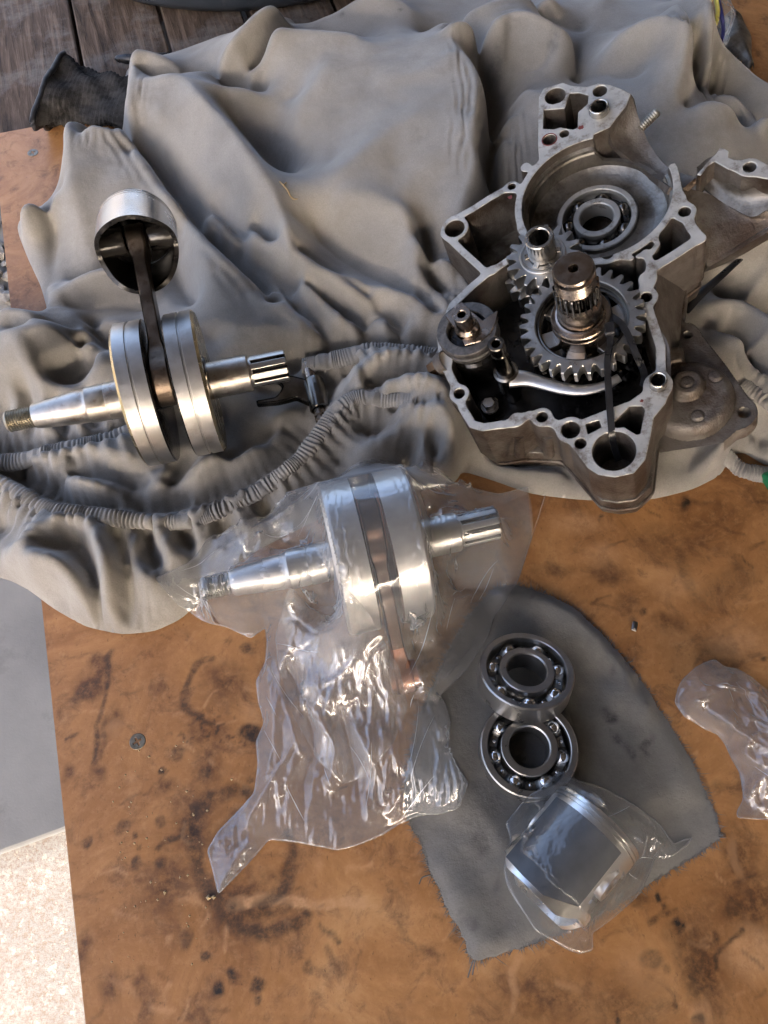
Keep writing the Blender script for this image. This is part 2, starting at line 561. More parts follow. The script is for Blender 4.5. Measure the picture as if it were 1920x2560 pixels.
M = {
 'wood': m_wood(), 'board': m_board(), 'concrete': m_concrete(),
 'slab': simple('smooth_grey_concrete', (.165, .161, .154), (.225, .220, .210), 5, .75, 0, .4, 300, grime=(.115, .112, .108), gscale=9, glo=.55, ghi=.75),
 'board_edge': simple('board_edge', (.05, .028, .015), (.11, .06, .03), 120, .8),
 'sheet': m_cloth('grey_sheet_fabric', (.245, .228, .203), (.33, .309, .278), (.16, .145, .126), 1.0, True),
 'hem': m_cloth('hem_fabric', (.235, .222, .205), (.31, .295, .272), (.17, .16, .144), .6),
 'rag': m_cloth('dark_grey_rag_fabric', (.125, .119, .107), (.205, .196, .177), (.085, .080, .071), 1.3, True),
 'film': m_film('clear_bag_film', .15, .15, 1.9), 'film2': m_film('thin_bag_film', .045, .12, 1.2), 'film3': m_film('milky_film', .15, .14, 1.3), 'crease': m_film('whitened_crease', .55, .15, 2.0),
 'steel': simple('ground_steel', (.43, .415, .39), (.54, .525, .50), 60, .38, 1, .08, 900, (1, 1, 1), rvar=.06, grime=(.34, .30, .25), gscale=45, glo=.56, ghi=.8),
 'newsteel': simple('new_ground_steel', (.50, .49, .475), (.60, .59, .575), 60, .42, 1, .05, 900, rvar=.05),
 'brass_edge': simple('straw_tinted_steel', (.50, .40, .22), (.62, .52, .33), 60, .25, 1),
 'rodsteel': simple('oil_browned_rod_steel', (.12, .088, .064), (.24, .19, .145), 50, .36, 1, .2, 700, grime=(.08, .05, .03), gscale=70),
 'rodshade': simple('shade_darkened_rod_steel', (.045, .028, .022), (.10, .065, .05), 50, .35, .9, .2, 600),  # steel with the shade between the webs put into its colour
 'copper': simple('copper_plated_steel', (.27, .125, .08), (.38, .19, .125), 70, .48, .8),
 'stained': simple('oil_stained_shaft_steel', (.38, .345, .30), (.55, .52, .48), 90, .38, 1, .1, 900, grime=(.22, .13, .085), gscale=120, glo=.54, ghi=.75),
 'alu': simple('piston_aluminium', (.50, .52, .55), (.66, .68, .70), 40, .24, 1, .05, 600, rvar=.07),
 'newalu': simple('new_piston_aluminium', (.74, .73, .70), (.82, .81, .78), 60, .33, 1, .04, 900),
 'graphite': simple('graphite_coating', (.060, .063, .068), (.092, .096, .102), 60, .5, .1, .05, 900),
 'cast': simple('dirty_cast_aluminium', (.125, .106, .088), (.235, .212, .186), 28, .5, .6, .6, 500, grime=(.070, .046, .031), gscale=20, glo=.42, ghi=.64),
 'castin': simple('oily_cast_aluminium', (.16, .146, .124), (.29, .27, .24), 30, .38, .75, .4, 420, grime=(.055, .042, .029), gscale=22, glo=.44, ghi=.64),
 'gasket': simple('machined_gasket_face', (.40, .385, .35), (.54, .52, .475), 50, .45, .35, .12, 700, grime=(.16, .125, .095), gscale=60, glo=.50, ghi=.66),
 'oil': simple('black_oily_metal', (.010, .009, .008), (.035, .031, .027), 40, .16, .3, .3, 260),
 'gearsteel': simple('hardened_gear_steel', (.40, .375, .335), (.54, .52, .48), 60, .34, 1, .08, 800, grime=(.16, .125, .085), gscale=50, glo=.55, ghi=.75),
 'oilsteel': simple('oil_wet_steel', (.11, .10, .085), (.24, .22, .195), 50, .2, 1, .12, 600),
 'shaft': simple('brown_oiled_shaft', (.26, .20, .155), (.44, .38, .32), 55, .25, 1, .1, 800, grime=(.15, .085, .05), gscale=60),
 'drumrim': simple('rough_drum_rim', (.05, .044, .04), (.13, .12, .11), 200, .5, .4, .8, 500),
 'race': simple('bearing_steel', (.34, .335, .32), (.45, .44, .425), 60, .30, .92, .04, 900, rvar=.05),
 'oldrace': simple('worn_bearing_ring', (.42, .40, .36), (.54, .52, .47), 60, .42, .55, .04, 900, grime=(.12, .09, .06), gscale=70),
 'ball': simple('polished_ball', (.66, .655, .64), (.74, .735, .72), 60, .12, 1, rvar=.03),
 'cage': simple('pressed_cage_steel', (.20, .195, .185), (.32, .315, .305), 80, .36, 1),
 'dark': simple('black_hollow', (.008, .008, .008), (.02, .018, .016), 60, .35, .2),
 'bolt': simple('browned_bolt', (.16, .085, .045), (.30, .19, .11), 70, .33, 1, .2, 500),
 'dowel': simple('dowel_sleeve', (.46, .43, .38), (.60, .57, .52), 60, .25, 1),
 'stud': simple('zinc_stud', (.36, .33, .27), (.52, .49, .42), 120, .4, 1),
 'blackplastic': simple('black_nylon', (.010, .010, .011), (.022, .022, .024), 80, .32, 0, .1, 500),
 'tub': simple('blue_grey_plastic', (.026, .034, .046), (.050, .060, .075), 30, .42, 0, .15, 300, grime=(.10, .105, .11), gscale=20, glo=.6, ghi=.75),
 'glove': simple('charcoal_knit', (.026, .024, .022), (.058, .054, .051), 120, .9, 0, .5, 900, spec=.1),
 'glovedip': simple('black_rubber_dip', (.018, .018, .020), (.032, .032, .035), 60, .5, 0, .3, 300),
 'screw': simple('dull_screw', (.20, .17, .12), (.34, .30, .23), 200, .4, 1),
 'red': simple('red_sealant', (.11, .016, .012), (.20, .035, .022), 160, .5),
 'yellow': simple('yellow_zip_strip', (.62, .56, .10), (.75, .70, .22), 60, .4),
 'blue': simple('dark_blue_zip_strip', (.015, .02, .12), (.03, .035, .2), 60, .4),
 'gasketpaper': simple('blue_grey_gasket_paper', (.10, .13, .15), (.17, .21, .24), 40, .6),
 'green': simple('green_plastic', (.01, .16, .06), (.02, .24, .09), 40, .4),
 'white': simple('white_tissue', (.7, .69, .66), (.8, .79, .77), 60, .8),
 'straw': simple('dry_straw', (.34, .24, .12), (.50, .38, .22), 200, .8),
 'gravel': simple('grey_gravel', (.10, .095, .09), (.34, .32, .29), 30, .9, 0, .6, 300),
 'roof': simple('underside_of_roof', (.13, .12, .11), (.19, .178, .165), 1.5, .8),
 'leg': simple('timber_post', (.09, .065, .048), (.16, .12, .09), 20, .8),
}

# the setting ------------------------------------------------------
_e0, _e1 = P(214, 2560), P(24, 740)
BA = math.atan2(_e0[0] - _e1[0], _e1[1] - _e0[1])          # the bench runs away to the left by this much
bx, by = np.array([math.cos(BA), math.sin(BA), 0]), np.array([-math.sin(BA), math.cos(BA), 0])
BL = P(214, 2560, 0)                        # a point on the board's left edge
def TB(s, t, z=0.0): return BL + bx * s + by * t + np.array([0, 0, z])
gb = B().add([(-60000, -60000, -750), (60000, -60000, -750), (60000, 60000, -750), (-60000, 60000, -750)], [(0, 1, 2, 3)])
tag(gb.obj('ground', M['concrete'], smooth=0), kind='structure')
# smooth poured slab under the shed, the rough yard begins at its diagonal edge
e0, e1 = P(-400, 2275, -728), P(700, 1875, -728)
sl_ = [tuple(e0[:2]), tuple(e1[:2]), (4000, e1[1] + 1200), (4000, 6000), (-6000, 6000), (-6000, e0[1] - 1600)]
sb_ = B().add(*prism(sl_, -752, -728, 3))
tag(sb_.obj('concrete_slab', M['slab'], smooth=0), kind='structure')
rb = B()                                    # roof of the open shed, its front eave lets the sun onto the yard only
EAVE = (-5820, .36)
rx0, rx1 = -1000, 5200
v = []
for z in (1850, 1910):
    v += [(rx0, EAVE[0] + EAVE[1] * rx0 + 0, z), (rx1, EAVE[0] + EAVE[1] * rx1, z), (rx1, 3000, z), (rx0, 3000, z)]
rb.add(v, [(3, 2, 1, 0), (4, 5, 6, 7), (0, 1, 5, 4), (1, 2, 6, 5), (2, 3, 7, 6), (3, 0, 4, 7)])
tag(rb.obj('roof', M['roof'], smooth=0), kind='structure')
wb = B().add(*box((2600, -600, 550), (80, 6000, 2590)))  # added unseen wall, keeps sky light out on the right
tag(wb.obj('wall', M['roof'], smooth=0), kind='structure')
wb = B().add(*box((2500, 3060, 550), (5000, 80, 2590)))  # added unseen wall, closes the right part of the far light opening
tag(wb.obj('far_light_blocker', M['roof'], smooth=0), kind='structure')
wb = B().add(*box((0, -7200, 635), (14000, 150, 2760)))  # added unseen wall behind the viewer, blocks the low bright sky
tag(wb.obj('sky_blocker', M['roof'], smooth=0), kind='structure')

bench = thing('workbench', 'timber workbench top of dark weathered planks with open gaps, under the orange board', 'workbench', frame(TB(0, 0, -8) , bx, by, (0, 0, 1)))
pw, gap = 114.0, 4.5
plank_me = None
for k in range(10):
    q = B()
    w = pw - (gap if k not in (2,) else 11)
    v, f = bevbox((0, 650, -18), (w, 2100, 34), 2.0)
    v = np.array(v)
    o = q.add(v, f).obj('plank', M['wood'], bench, 30)
    o.location = ((3 + pw * k + w / 2 + rnd.uniform(-.7, .7)) * S, rnd.uniform(-4, 4) * S, (-rnd.uniform(0, 2.5)) * S)
    o.rotation_euler = (0, R(rnd.uniform(-.5, .5)), 0)
q = B()
for t in (-250, 500, 1350): q.add(*box((570, t, -78), (1130, 90, 80)))
q.obj('bearer', M['leg'], bench, 0)
B().add(*box((570, 550, -160), (1090, 1700, 20))).obj('gap_backing', M['leg'], bench, 0)  # added board below the planks, keeps lit ground out of the gaps
for s in (60, 1080):
    for t in (-250, 1350):
        B().add(*box((s, t, -430), (90, 90, 624))).obj('leg', M['leg'], bench, 0)

# orange board, its stains painted as wear on a fine grid
BW, BT0, BT1 = 1090.0, -260.0, 921.0
nx_, ny_ = 620, 690
sx, ty = np.meshgrid(np.linspace(0, BW, nx_), np.linspace(BT0, BT1, ny_))
WX, WY = BL[0] + bx[0] * sx + by[0] * ty, BL[1] + bx[1] * sx + by[1] * ty
st = np.zeros((3, ny_, nx_))
wob = lambda a, sc, sd: a * fbm(WX, WY, sc, sd, 3)
QX, QY = WX + wob(4, 22, 3), WY + wob(4, 22, 9)
def blot(ch, x, y, rx, ry=None, amt=1.0, rot=0.0, soft=.4):
    c, e = D(x, y), D(x + rx, y)
    r = abs(e[0] - c[0])
    ry_ = r * ((ry or rx) / rx) * 1.1
    dx, dy = QX - c[0], QY - c[1]
    u, w = dx * math.cos(rot) + dy * math.sin(rot), -dx * math.sin(rot) + dy * math.cos(rot)
    d = np.hypot(u / r, w / ry_)
    st[ch] = np.maximum(st[ch], amt * np.clip((1 - d) / soft, 0, 1))
def streak(ch, pts, w, amt=1.0, soft=.6):
    c = [D(*q)[:2] for q in spl(pts, 24)]
    c = np.array(c)
    sel = (QX > c[:, 0].min() - w) & (QX < c[:, 0].max() + w) & (QY > c[:, 1].min() - w) & (QY < c[:, 1].max() + w)
    d = chain_dist(QX[sel], QY[sel], c)
    st[ch][sel] = np.maximum(st[ch][sel], amt * np.clip((1 - d / w) / soft, 0, 1))
c5 = lambda x, y: (.4167 * x, 1296 + .4167 * y)
c6 = lambda x, y: (968 + .4167 * x, 1763 + .4167 * y)
def arc5(cx, cy, rx, ry, a0, a1, w, amt, ch=0): streak(ch, [c5(cx + rx * math.cos(R(a)), cy - ry * math.sin(R(a))) for a in np.linspace(a0, a1, 12)], w, amt)
arc5(1240, 1300, 262, 300, 75, 250, 7, .75); arc5(1240, 1300, 262, 300, -70, 20, 7, .75)
arc5(1370, 1560, 200, 185, 185, 340, 7, .8); arc5(1340, 1560, 130, 90, 200, 350, 5, .6)
arc5(1140, 460, 195, 175, 95, 260, 4, .75)
streak(0, [c5(578, 280), c5(535, 420), c5(505, 620), c5(492, 840)], 3.2, .75); streak(0, [c5(540, 620), c5(525, 800)], 3, .5)
streak(0, [c5(480, 400), c5(380, 550)], 4, .5); streak(1, [c5(520, 350), c5(440, 470)], 12, .8)
for x, y, r, a in ((1210, 1945, 42, 1), (1130, 2040, 40, 1), (1330, 2000, 42, .9), (1330, 2090, 26, 1), (865, 885, 24, 1), (1035, 600, 34, .9), (1290, 680, 60, .95), (1270, 260, 36, .8), (455, 1235, 32, .75), (1060, 930, 40, .8), (960, 1770, 46, .6), (930, 800, 40, .7), (1070, 1860, 26, .8), (1590, 1900, 40, .7), (700, 1240, 18, .9), (730, 1300, 16, .8), (640, 1185, 50, .7), (850, 1170, 40, .7), (720, 1370, 34, .8), (820, 1360, 30, .7), (1420, 1760, 60, .6), (1320, 1630, 40, .6), (1295, 935, 20, .7)): blot(0, *c5(x, y), r * .4167, None, a)
for x, y, rx, ry in ((450, 1810, 58, 95), (560, 2020, 75, 110), (730, 2000, 70, 80), (1080, 700, 160, 110), (1100, 860, 120, 170), (1010, 1180, 150, 220), (860, 1480, 150, 260), (870, 980, 80, 60), (1250, 1560, 330, 220), (520, 880, 60, 60), (600, 600, 70, 90), (1150, 430, 170, 140), (350, 900, 30, 60)): blot(1, *c5(x, y), rx * .4167, ry * .4167, .85, soft=.8)
streak(2, [c5(1180, 1580), c5(1400, 1545), c5(1659, 1560), c5(1850, 1575)], 5, .95, .4)
for a in (((1090, 1640), (1060, 1690)), ((1180, 1700), (1160, 1820)), ((980, 1170), (965, 1250)), ((880, 1980), (840, 2060)), ((760, 2110), (880, 2110)), ((960, 2080), (940, 2160))): streak(2, [c5(*q) for q in a], 2.4, .7)
for x, y, r in ((1640, 1370, 40), (1110, 850, 30), (690, 920, 50), (680, 1010, 40), (600, 640, 50), (330, 640, 22), (1290, 580, 60)): blot(2, *c5(x, y), r * .4167, None, .6, soft=.8)
for x, y, r, a in ((1080, 385, 26, 1), (1110, 435, 18, 1), (1160, 545, 28, 1), (1180, 585, 34, 1), (875, 1050, 24, .9), (1150, 965, 20, .8), (1290, 1060, 44, .7), (1270, 800, 60, .7), (1060, 760, 60, .55), (1125, 830, 24, .5), (1480, 460, 60, .4), (990, 420, 40, .5), (480, 640, 40, .5), (40, 600, 40, .7)): blot(0, *c6(x, y), r * .4167, None, a)
streak(0, [c6(1200, 600), c6(1240, 720), c6(1290, 850)], 16, .5); streak(0, [c6(1410, 800), c6(1405, 700), c6(1450, 620), c6(1525, 585)], 2.4, .8); streak(0, [c6(1050, 520), c6(1100, 480), c6(1170, 470)], 3.5, .7); streak(0, [c6(1370, 590), c6(1372, 650)], 3, .7)
blot(2, *c6(1570, 720), 75, 62, .85, soft=.5); blot(2, *c6(1000, 770), 60, 60, .6, soft=.9); blot(2, *c6(1300, 1030), 30, 30, .6); blot(2, *c6(1500, 210), 14, 50, .5)
streak(2, [c6(380, 720), c6(355, 830), c6(335, 990)], 3, .7); streak(2, [c6(580, 870), c6(670, 910)], 3.4, .6)
blot(1, *c6(1600, 450), 130, 90, .9, soft=.8); blot(1, *c6(1350, 820), 60, 110, .9, soft=.8); blot(1, *c6(900, 980), 140, 70, .8, soft=.9); blot(1, *c6(500, 950), 190, 80, .8, soft=.9)
for x, y, rx, ry, a, ch in ((1478, 1092, 14, 22, .95, 0), (1382, 1320, 14, 12, 1, 0), (1310, 1240, 60, 26, .7, 1), (1200, 1235, 60, 26, .7, 1), (1450, 1180, 90, 60, .6, 1), (1560, 1440, 60, 60, .8, 1), (1600, 1850, 50, 90, .9, 1), (1440, 1340, 40, 40, .8, 1), (1350, 1300, 30, 26, .5, 0), (1590, 1240, 26, 60, .5, 0), (1300, 1200, 50, 30, .6, 2), (1600, 1380, 90, 50, .6, 2), (1250, 1130, 80, 30, .7, 2), (1470, 1260, 70, 40, .5, 2), (1640, 1430, 9, 6, 1, 0), (1500, 1090, 60, 8, .5, 0), (1560, 1700, 26, 16, .5, 0)): blot(ch, x, y, rx, ry, a, soft=.7)
streak(0, [(1475, 1200), (1500, 1280), (1530, 1310)], 7, .4); streak(0, [(1520, 1300), (1600, 1240)], 16, .3)
for k in range(170):                          # knife marks and scuffs
    x, y, a = rnd.uniform(120, 1659), rnd.uniform(1080, 2212), rnd.uniform(-.9, .9)
    L = rnd.uniform(8, 70)
    streak(rnd.choice((0, 1, 2, 2, 1)), [(x, y), (x + L * .5 * math.cos(a) + rnd.uniform(-3, 3), y + L * .5 * math.sin(a)), (x + L * math.cos(a), y + L * math.sin(a))], rnd.uniform(1.3, 2.2), rnd.uniform(.3, .8))
spk = (vnoise(WX, WY, 3.2, 77) > .45) & (vnoise(WX, WY, 40, 78) > -.1)
zone = np.clip(1 - chain_dist(WX, WY, [D(*c5(1080, 820))[:2], D(*c5(1000, 1180))[:2], D(*c5(830, 1590))[:2]]) / 45, 0, 1)
st[0] = np.maximum(st[0], np.where(spk, np.clip(zone * 1.6, 0, .85), 0))
bv = np.stack([sx.ravel(), ty.ravel(), np.zeros(sx.size)], 1)
fr = [(0, BT0), (BW, BT0), (BW, BT1), (0, BT1)]
m_ = thing('hardboard_sheet', 'worn orange brown hardboard sheet with oil stains and scratches covering the bench', 'board', frame(TB(0, 0, 0), bx, by, (0, 0, 1)))
col = np.concatenate([np.clip(st, 0, 1).reshape(3, -1).T, np.ones((sx.size, 1))], 1)
B().add(bv, grid_faces(ny_, nx_)).obj('panel', M['board'], m_, 0, attr={'stain': col})
B().add([(x, y, z) for z in (-7.8, -.35) for x, y in fr], [(3, 2, 1, 0), (4, 5, 6, 7), (0, 1, 5, 4), (1, 2, 6, 5), (2, 3, 7, 6), (3, 0, 4, 7)]).obj('edge', M['board_edge'], m_, 0)
MBi = np.linalg.inv(frame(TB(0, 0, 0), bx, by, (0, 0, 1)))
def make_screw(x, y):
    c = MBi @ np.append(D(x, y, 0), 1)
    r = 6.2
    out = circle(0, 0, r, 32)
    cr = []
    for k in range(32):
        a = 2 * math.pi * k / 32
        q = min(abs(math.cos(a)), abs(math.sin(a)))
        rr = min(3.4, .75 / max(q, .05)) if q < .7 else 1.05
        cr.append((rr * math.cos(a), rr * math.sin(a)))
    b = B().add(*ringwall(out, cr, -1.5, .5, .3))
    b.add([(x_, y_, -1.4) for x_, y_ in cr], [tuple(range(32))], 1)
    o = b.obj('screw', [M['screw'], M['dark']], m_, 30)
    o.location = tuple(c[:3] * S)
    o.rotation_euler = (0, 0, .3)
make_screw(297, 1602)
make_screw(71, 330)

# gravel beside the bench leg
gv = B()
gc = P(20, 640, -750)
for k in range(420):
    x, y = gc[0] + rnd.uniform(-230, 260), gc[1] + rnd.uniform(-330, 420)
    bm = bmesh.new()
    bmesh.ops.create_icosphere(bm, subdivisions=1, radius=1)
    r = rnd.uniform(8, 21)
    v = np.array([q.co for q in bm.verts]) * np.array([r * rnd.uniform(.8, 1.4), r, r * rnd.uniform(.5, .8)])
    v *= 1 + rng.uniform(-.2, .2, (len(v), 1))
    a = rnd.uniform(0, 6.3)
    v = v @ np.array([[math.cos(a), math.sin(a), 0], [-math.sin(a), math.cos(a), 0], [0, 0, 1]])
    gv.add(v + np.array([x, y, -722 + rnd.uniform(0, 8)]), [[q.index for q in f.verts] for f in bm.faces])
    bm.free()
tag(gv.obj('gravel', M['gravel'], None, 0), kind='stuff')
# ball bearings -----------------------------------------------------
def arcpts(c, r, a0, a1, n): return [(c[0] + r * math.cos(R(a)), c[1] + r * math.sin(R(a))) for a in np.linspace(a0, a1, n)]
def bearing_parts(par, dirty=False, phase=0.0, nb=7, sub=False):
    race, ball, cage = (M['race'], M['ball'], M['cage']) if not dirty else (M['gearsteel'], M['oilsteel'], M['oil'])
    W, rp, rb_ = 9.5, 25.8, 6.3
    g = [(31.2, -W), (35, -W), (36, -W + 1), (36, W - 1), (35, W), (31.2, W), (30.6, W - .6), (30.6, 4.2)] + [(rp + math.sqrt(rb_ ** 2 - z * z), z) for z in np.linspace(3.2, -3.2, 9)] + [(30.6, -4.2), (30.6, -W + .6), (31.2, -W)]
    B().add(*lathe(g, 72)).obj('outer_race', race, par, 28)
    g = [(20.4, -W), (16, -W), (15, -W + 1), (15, W - 1), (16, W), (20.4, W), (21, W - .6), (21, 4.2)] + [(rp - math.sqrt(rb_ ** 2 - z * z), z) for z in np.linspace(3.2, -3.2, 9)] + [(21, -4.2), (21, -W + .6), (20.4, -W)]
    v, f = lathe(g, 72)
    B().add(v, [tuple(reversed(q)) for q in f]).obj('inner_race', race, par, 28)
    sph = lathe([(max(rb_ * math.sin(t), .01), -rb_ * math.cos(t)) for t in np.linspace(0.02, math.pi - .02, 15)], 24)
    me = None
    for k in range(nb):
        if me is None:
            o = B().add(*sph).obj('ball', ball, par, 180)
            me = o
        else:
            o = me.copy()
            COL.objects.link(o)
        a = phase + 2 * math.pi * k / nb
        o.location = (rp * math.cos(a) * S, rp * math.sin(a) * S, 0)
    c = B()
    n = nb * 24
    rows = []
    for side in (1, -1):
        up, dn = [], []
        for rr in (23.0, 24.2, 27.4, 28.6):
            ring = []
            for k in range(n):
                a = phase + 2 * math.pi * k / n
                u = ((k / 24.0) + .5) % 1.0 - .5
                s = abs(u) * 2 * math.pi / nb * rp
                z = .9 + (math.sqrt(max(0, 7.0 ** 2 - s * s)) * .62 if s < 7.0 else 0)
                lip = .5 if rr in (23.0, 28.6) else 0
                ring.append((rr * math.cos(a), rr * math.sin(a), side * (z - lip)))
            rows.append(ring)
        v = [q for ring in rows[-4:] for q in ring]
        f = []
        for i in range(3):
            for k in range(n):
                u = (((k + .5) / 24.0) + .5) % 1.0 - .5
                if abs(u) * 2 * math.pi / nb * rp < 4.6 and i == 1: continue
                q = (i * n + k, i * n + (k + 1) % n, (i + 1) * n + (k + 1) % n, (i + 1) * n + k)
                f.append(q if side < 0 else tuple(reversed(q)))
        c.add(v, f)
    co = c.obj('cage', cage, par, 40)
    for k in range(nb):
        a = phase + 2 * math.pi * (k + .5) / nb
        o = B().add(*lathe([(1.5, .8), (1.5, 2.0), (1.0, 2.5), (.01, 2.6)], 14)).obj('rivet', ball if not dirty else cage, co, 40)
        o.location = (25.8 * math.cos(a) * S, 25.8 * math.sin(a) * S, 0)
b2 = thing('ball_bearing', 'steel ball bearing lying flat on the dark rag, its edge touched by the bagged piston', 'bearing', frame_z(P(1319, 1874, 14.5), (-.02, .02, 1)), 'new ball bearings on the rag')
bearing_parts(b2, False, R(38))
b1 = thing('ball_bearing', 'steel ball bearing tilted with its near edge resting on the other bearing', 'bearing', frame_z(P(1313, 1692, 25), (.03, .36, .93)), 'new ball bearings on the rag')
bearing_parts(b1, False, R(62))

# pistons ------------------------------------------------------------
def piston_parts(par, al, new):
    n, zt = 96, 30.0
    ang = [2 * math.pi * k / n for k in range(n)]
    def zb(a):
        s = abs(math.sin(a))
        return -15 - 16 * (s * s * (3 - 2 * s)) ** 1.2 if not new else -29 - 9 * min(1, max(0, (s - .45) / .35))
    ro, ri = 33.2, 29.6
    ts = [1, .985, .9, .8, .7, .6, .5, .4, .3, .2, .12, .05, .02, 0]
    def hole(a, z):
        if not new: return False
        d = (math.degrees(a) - 0 + 180) % 360 - 180       # +x side: cut-out below the pin boss
        e = (math.degrees(a) - 180 + 180) % 360 - 180
        for q in (d, e):
            if -34 < q < 34 and -23 + 14 * abs(q / 34) ** 4 < z < 13 - 9 * abs(q / 34) ** 4: return True
        return False
    ct_ = 12 if not new else 9
    prof_top = [(0.01, zt + 3.2), (10, zt + 3.0), (20, zt + 2.2), (28, zt + .9), (31.8, zt - .1), (32.6, zt - .8), (33.0, zt - 2.6), (33.0, zt - 5), (30.6, zt - 5.05), (30.6, zt - 6.5), (33.0, zt - 6.55), (33.0, zt - 9.5), (30.6, zt - 9.55), (30.6, zt - 11), (33.1, zt - 11.05), (33.1, zt - 12)]
    if new: prof_top = prof_top[:6] + [(33.0, zt - 2), (33.0, zt - 3.4), (30.6, zt - 3.45), (30.6, zt - 4.6), (33.0, zt - 4.65), (33.0, zt - 6.2), (30.6, zt - 6.25), (30.6, zt - 7.4), (33.1, zt - 7.45), (33.1, zt - 9)]
    v, f = lathe(list(reversed(prof_top)), n)
    b = B().add(v, f)
    rows = 22
    V, F_ = [], []
    zz = lambda a, i: (zt - ct_) + (zb(a) - (zt - ct_)) * i / (rows - 1)
    for rr in (ro, ri):
        for i in range(rows):
            for a in ang: V.append((rr * math.cos(a), rr * math.sin(a), zz(a, i)))
    keep = np.ones((rows - 1, n), bool)
    for i in range(rows - 1):
        for k in range(n):
            am = (ang[k] + math.pi / n)
            if hole(am, (zz(am, i) + zz(am, i + 1)) / 2): keep[i, k] = False
    O = rows * n
    for i in range(rows - 1):
        for k in range(n):
            if not keep[i, k]: continue
            k2 = (k + 1) % n
            a, b_, c, d = i * n + k, i * n + k2, (i + 1) * n + k2, (i + 1) * n + k
            F_.append((a, d, c, b_))
            F_.append((O + a, O + b_, O + c, O + d))
            if i == rows - 2 or not keep[i + 1, k]: F_.append((d, O + d, O + c, c))
            if i > 0 and not keep[i - 1, k]: F_.append((b_, O + b_, O + a, a))
            if not keep[i, (k + 1) % n]: F_.append((c, O + c, O + b_, b_))
            if not keep[i, k - 1]: F_.append((a, O + a, O + d, d))
    b.add(V, F_, [0 if max(q) < O else 1 for q in F_])
    b.add(*lathe([(ri, zt - 9), (ri - 3, zt - 5), (.01, zt - 4)], n), 1)
    body = b.obj('piston', [al, M['oil'] if not new else M['newalu']], par, 30)
    for z in (zt - 6.4, zt - 10.9) if not new else ():
        B().add(*lathe([(30.8, z), (33.15, z), (33.15, z + 1.2), (30.8, z + 1.2)], n)).obj('piston_ring', M['oilsteel'], body, 30)
    for s in (-1, 1):                          # pin bosses inside
        v, f = lathe([(6.6, 0), (11, 0), (11.6, 1), (12, 21), (6.6, 21)], 32)
        B().add(v, f, 0, frame((s * 10, 0, 2), (0, 0, -1), (0, s, 0), (s, 0, 0))).obj('pin_boss', M['oil'] if not new else al, body, 30)
    if new:
        pts = []
        q = B()
        na, nz = 40, 26
        def edge(s): return -30 + 0 * s
        V = []
        for i in range(nz):
            for k in range(na):
                a = -52 + 104 * k / (na - 1)
                lo = -35 + (11 * (a - 14) / 38 if a > 14 else (2 * (-14 - a) / 38 if a < -14 else 0))
                z = lo + (19.5 - lo) * i / (nz - 1)
                t = R(90 + a)
                V.append(((ro + .25) * math.cos(t), (ro + .25) * math.sin(t), z))
        q.add(V, [tuple(reversed(x)) for x in grid_faces(nz, na)])
        q.obj('graphite_coating', M['graphite'], body, 40)
    return body

# crankshafts ---------------------------------------------------------
def rod_mesh(L, th, r1, r2, h1, h2, w1, w2):
    xs, ys = np.meshgrid(np.arange(-r1 - 2, L + r2 + 2, 1.0), np.arange(-r1 - 2, r1 + 2, 1.0))
    t = np.clip((xs - 0) / L, 0, 1)
    bar = np.abs(ys) - (w1 + (w2 - w1) * t) / 2
    bar = np.where((xs < 0) | (xs > L), 99, bar)
    f = smin(smin(np.hypot(xs, ys) - r1, bar, 10), np.hypot(xs - L, ys) - r2, 10)
    f = np.maximum(f, np.maximum(h1 - np.hypot(xs, ys), h2 - np.hypot(xs - L, ys)))
    sc = np.clip(1 - .30 * np.clip((xs - r1) / 12, 0, 1) * np.clip((L - r2 * .8 - xs) / 12, 0, 1), .55, 1)
    V, Fa, Mi = sdf_extrude(xs, ys, f, th / 2, 0, 1.6)
    V = np.array(V)
    k = np.interp(V[:, 0], xs[0], sc[0])
    V[:, 2] *= k
    b = B().add(V, Fa)
    V2 = V.copy(); V2[:, 2] *= -1
    b.add(V2, [tuple(reversed(q)) for q in Fa])
    return b
def spline_outline(ra, rf, n):
    pts = []
    for k in range(n):
        for t, r in ((.02, rf), (.15, rf - .2), (.30, rf), (.36, ra - .3), (.42, ra), (.6, ra), (.78, ra), (.94, ra), (.99, ra - .3)):
            a = 2 * math.pi * (k + t * .97) / n
            pts.append((r * math.cos(a), r * math.sin(a)))
    return pts
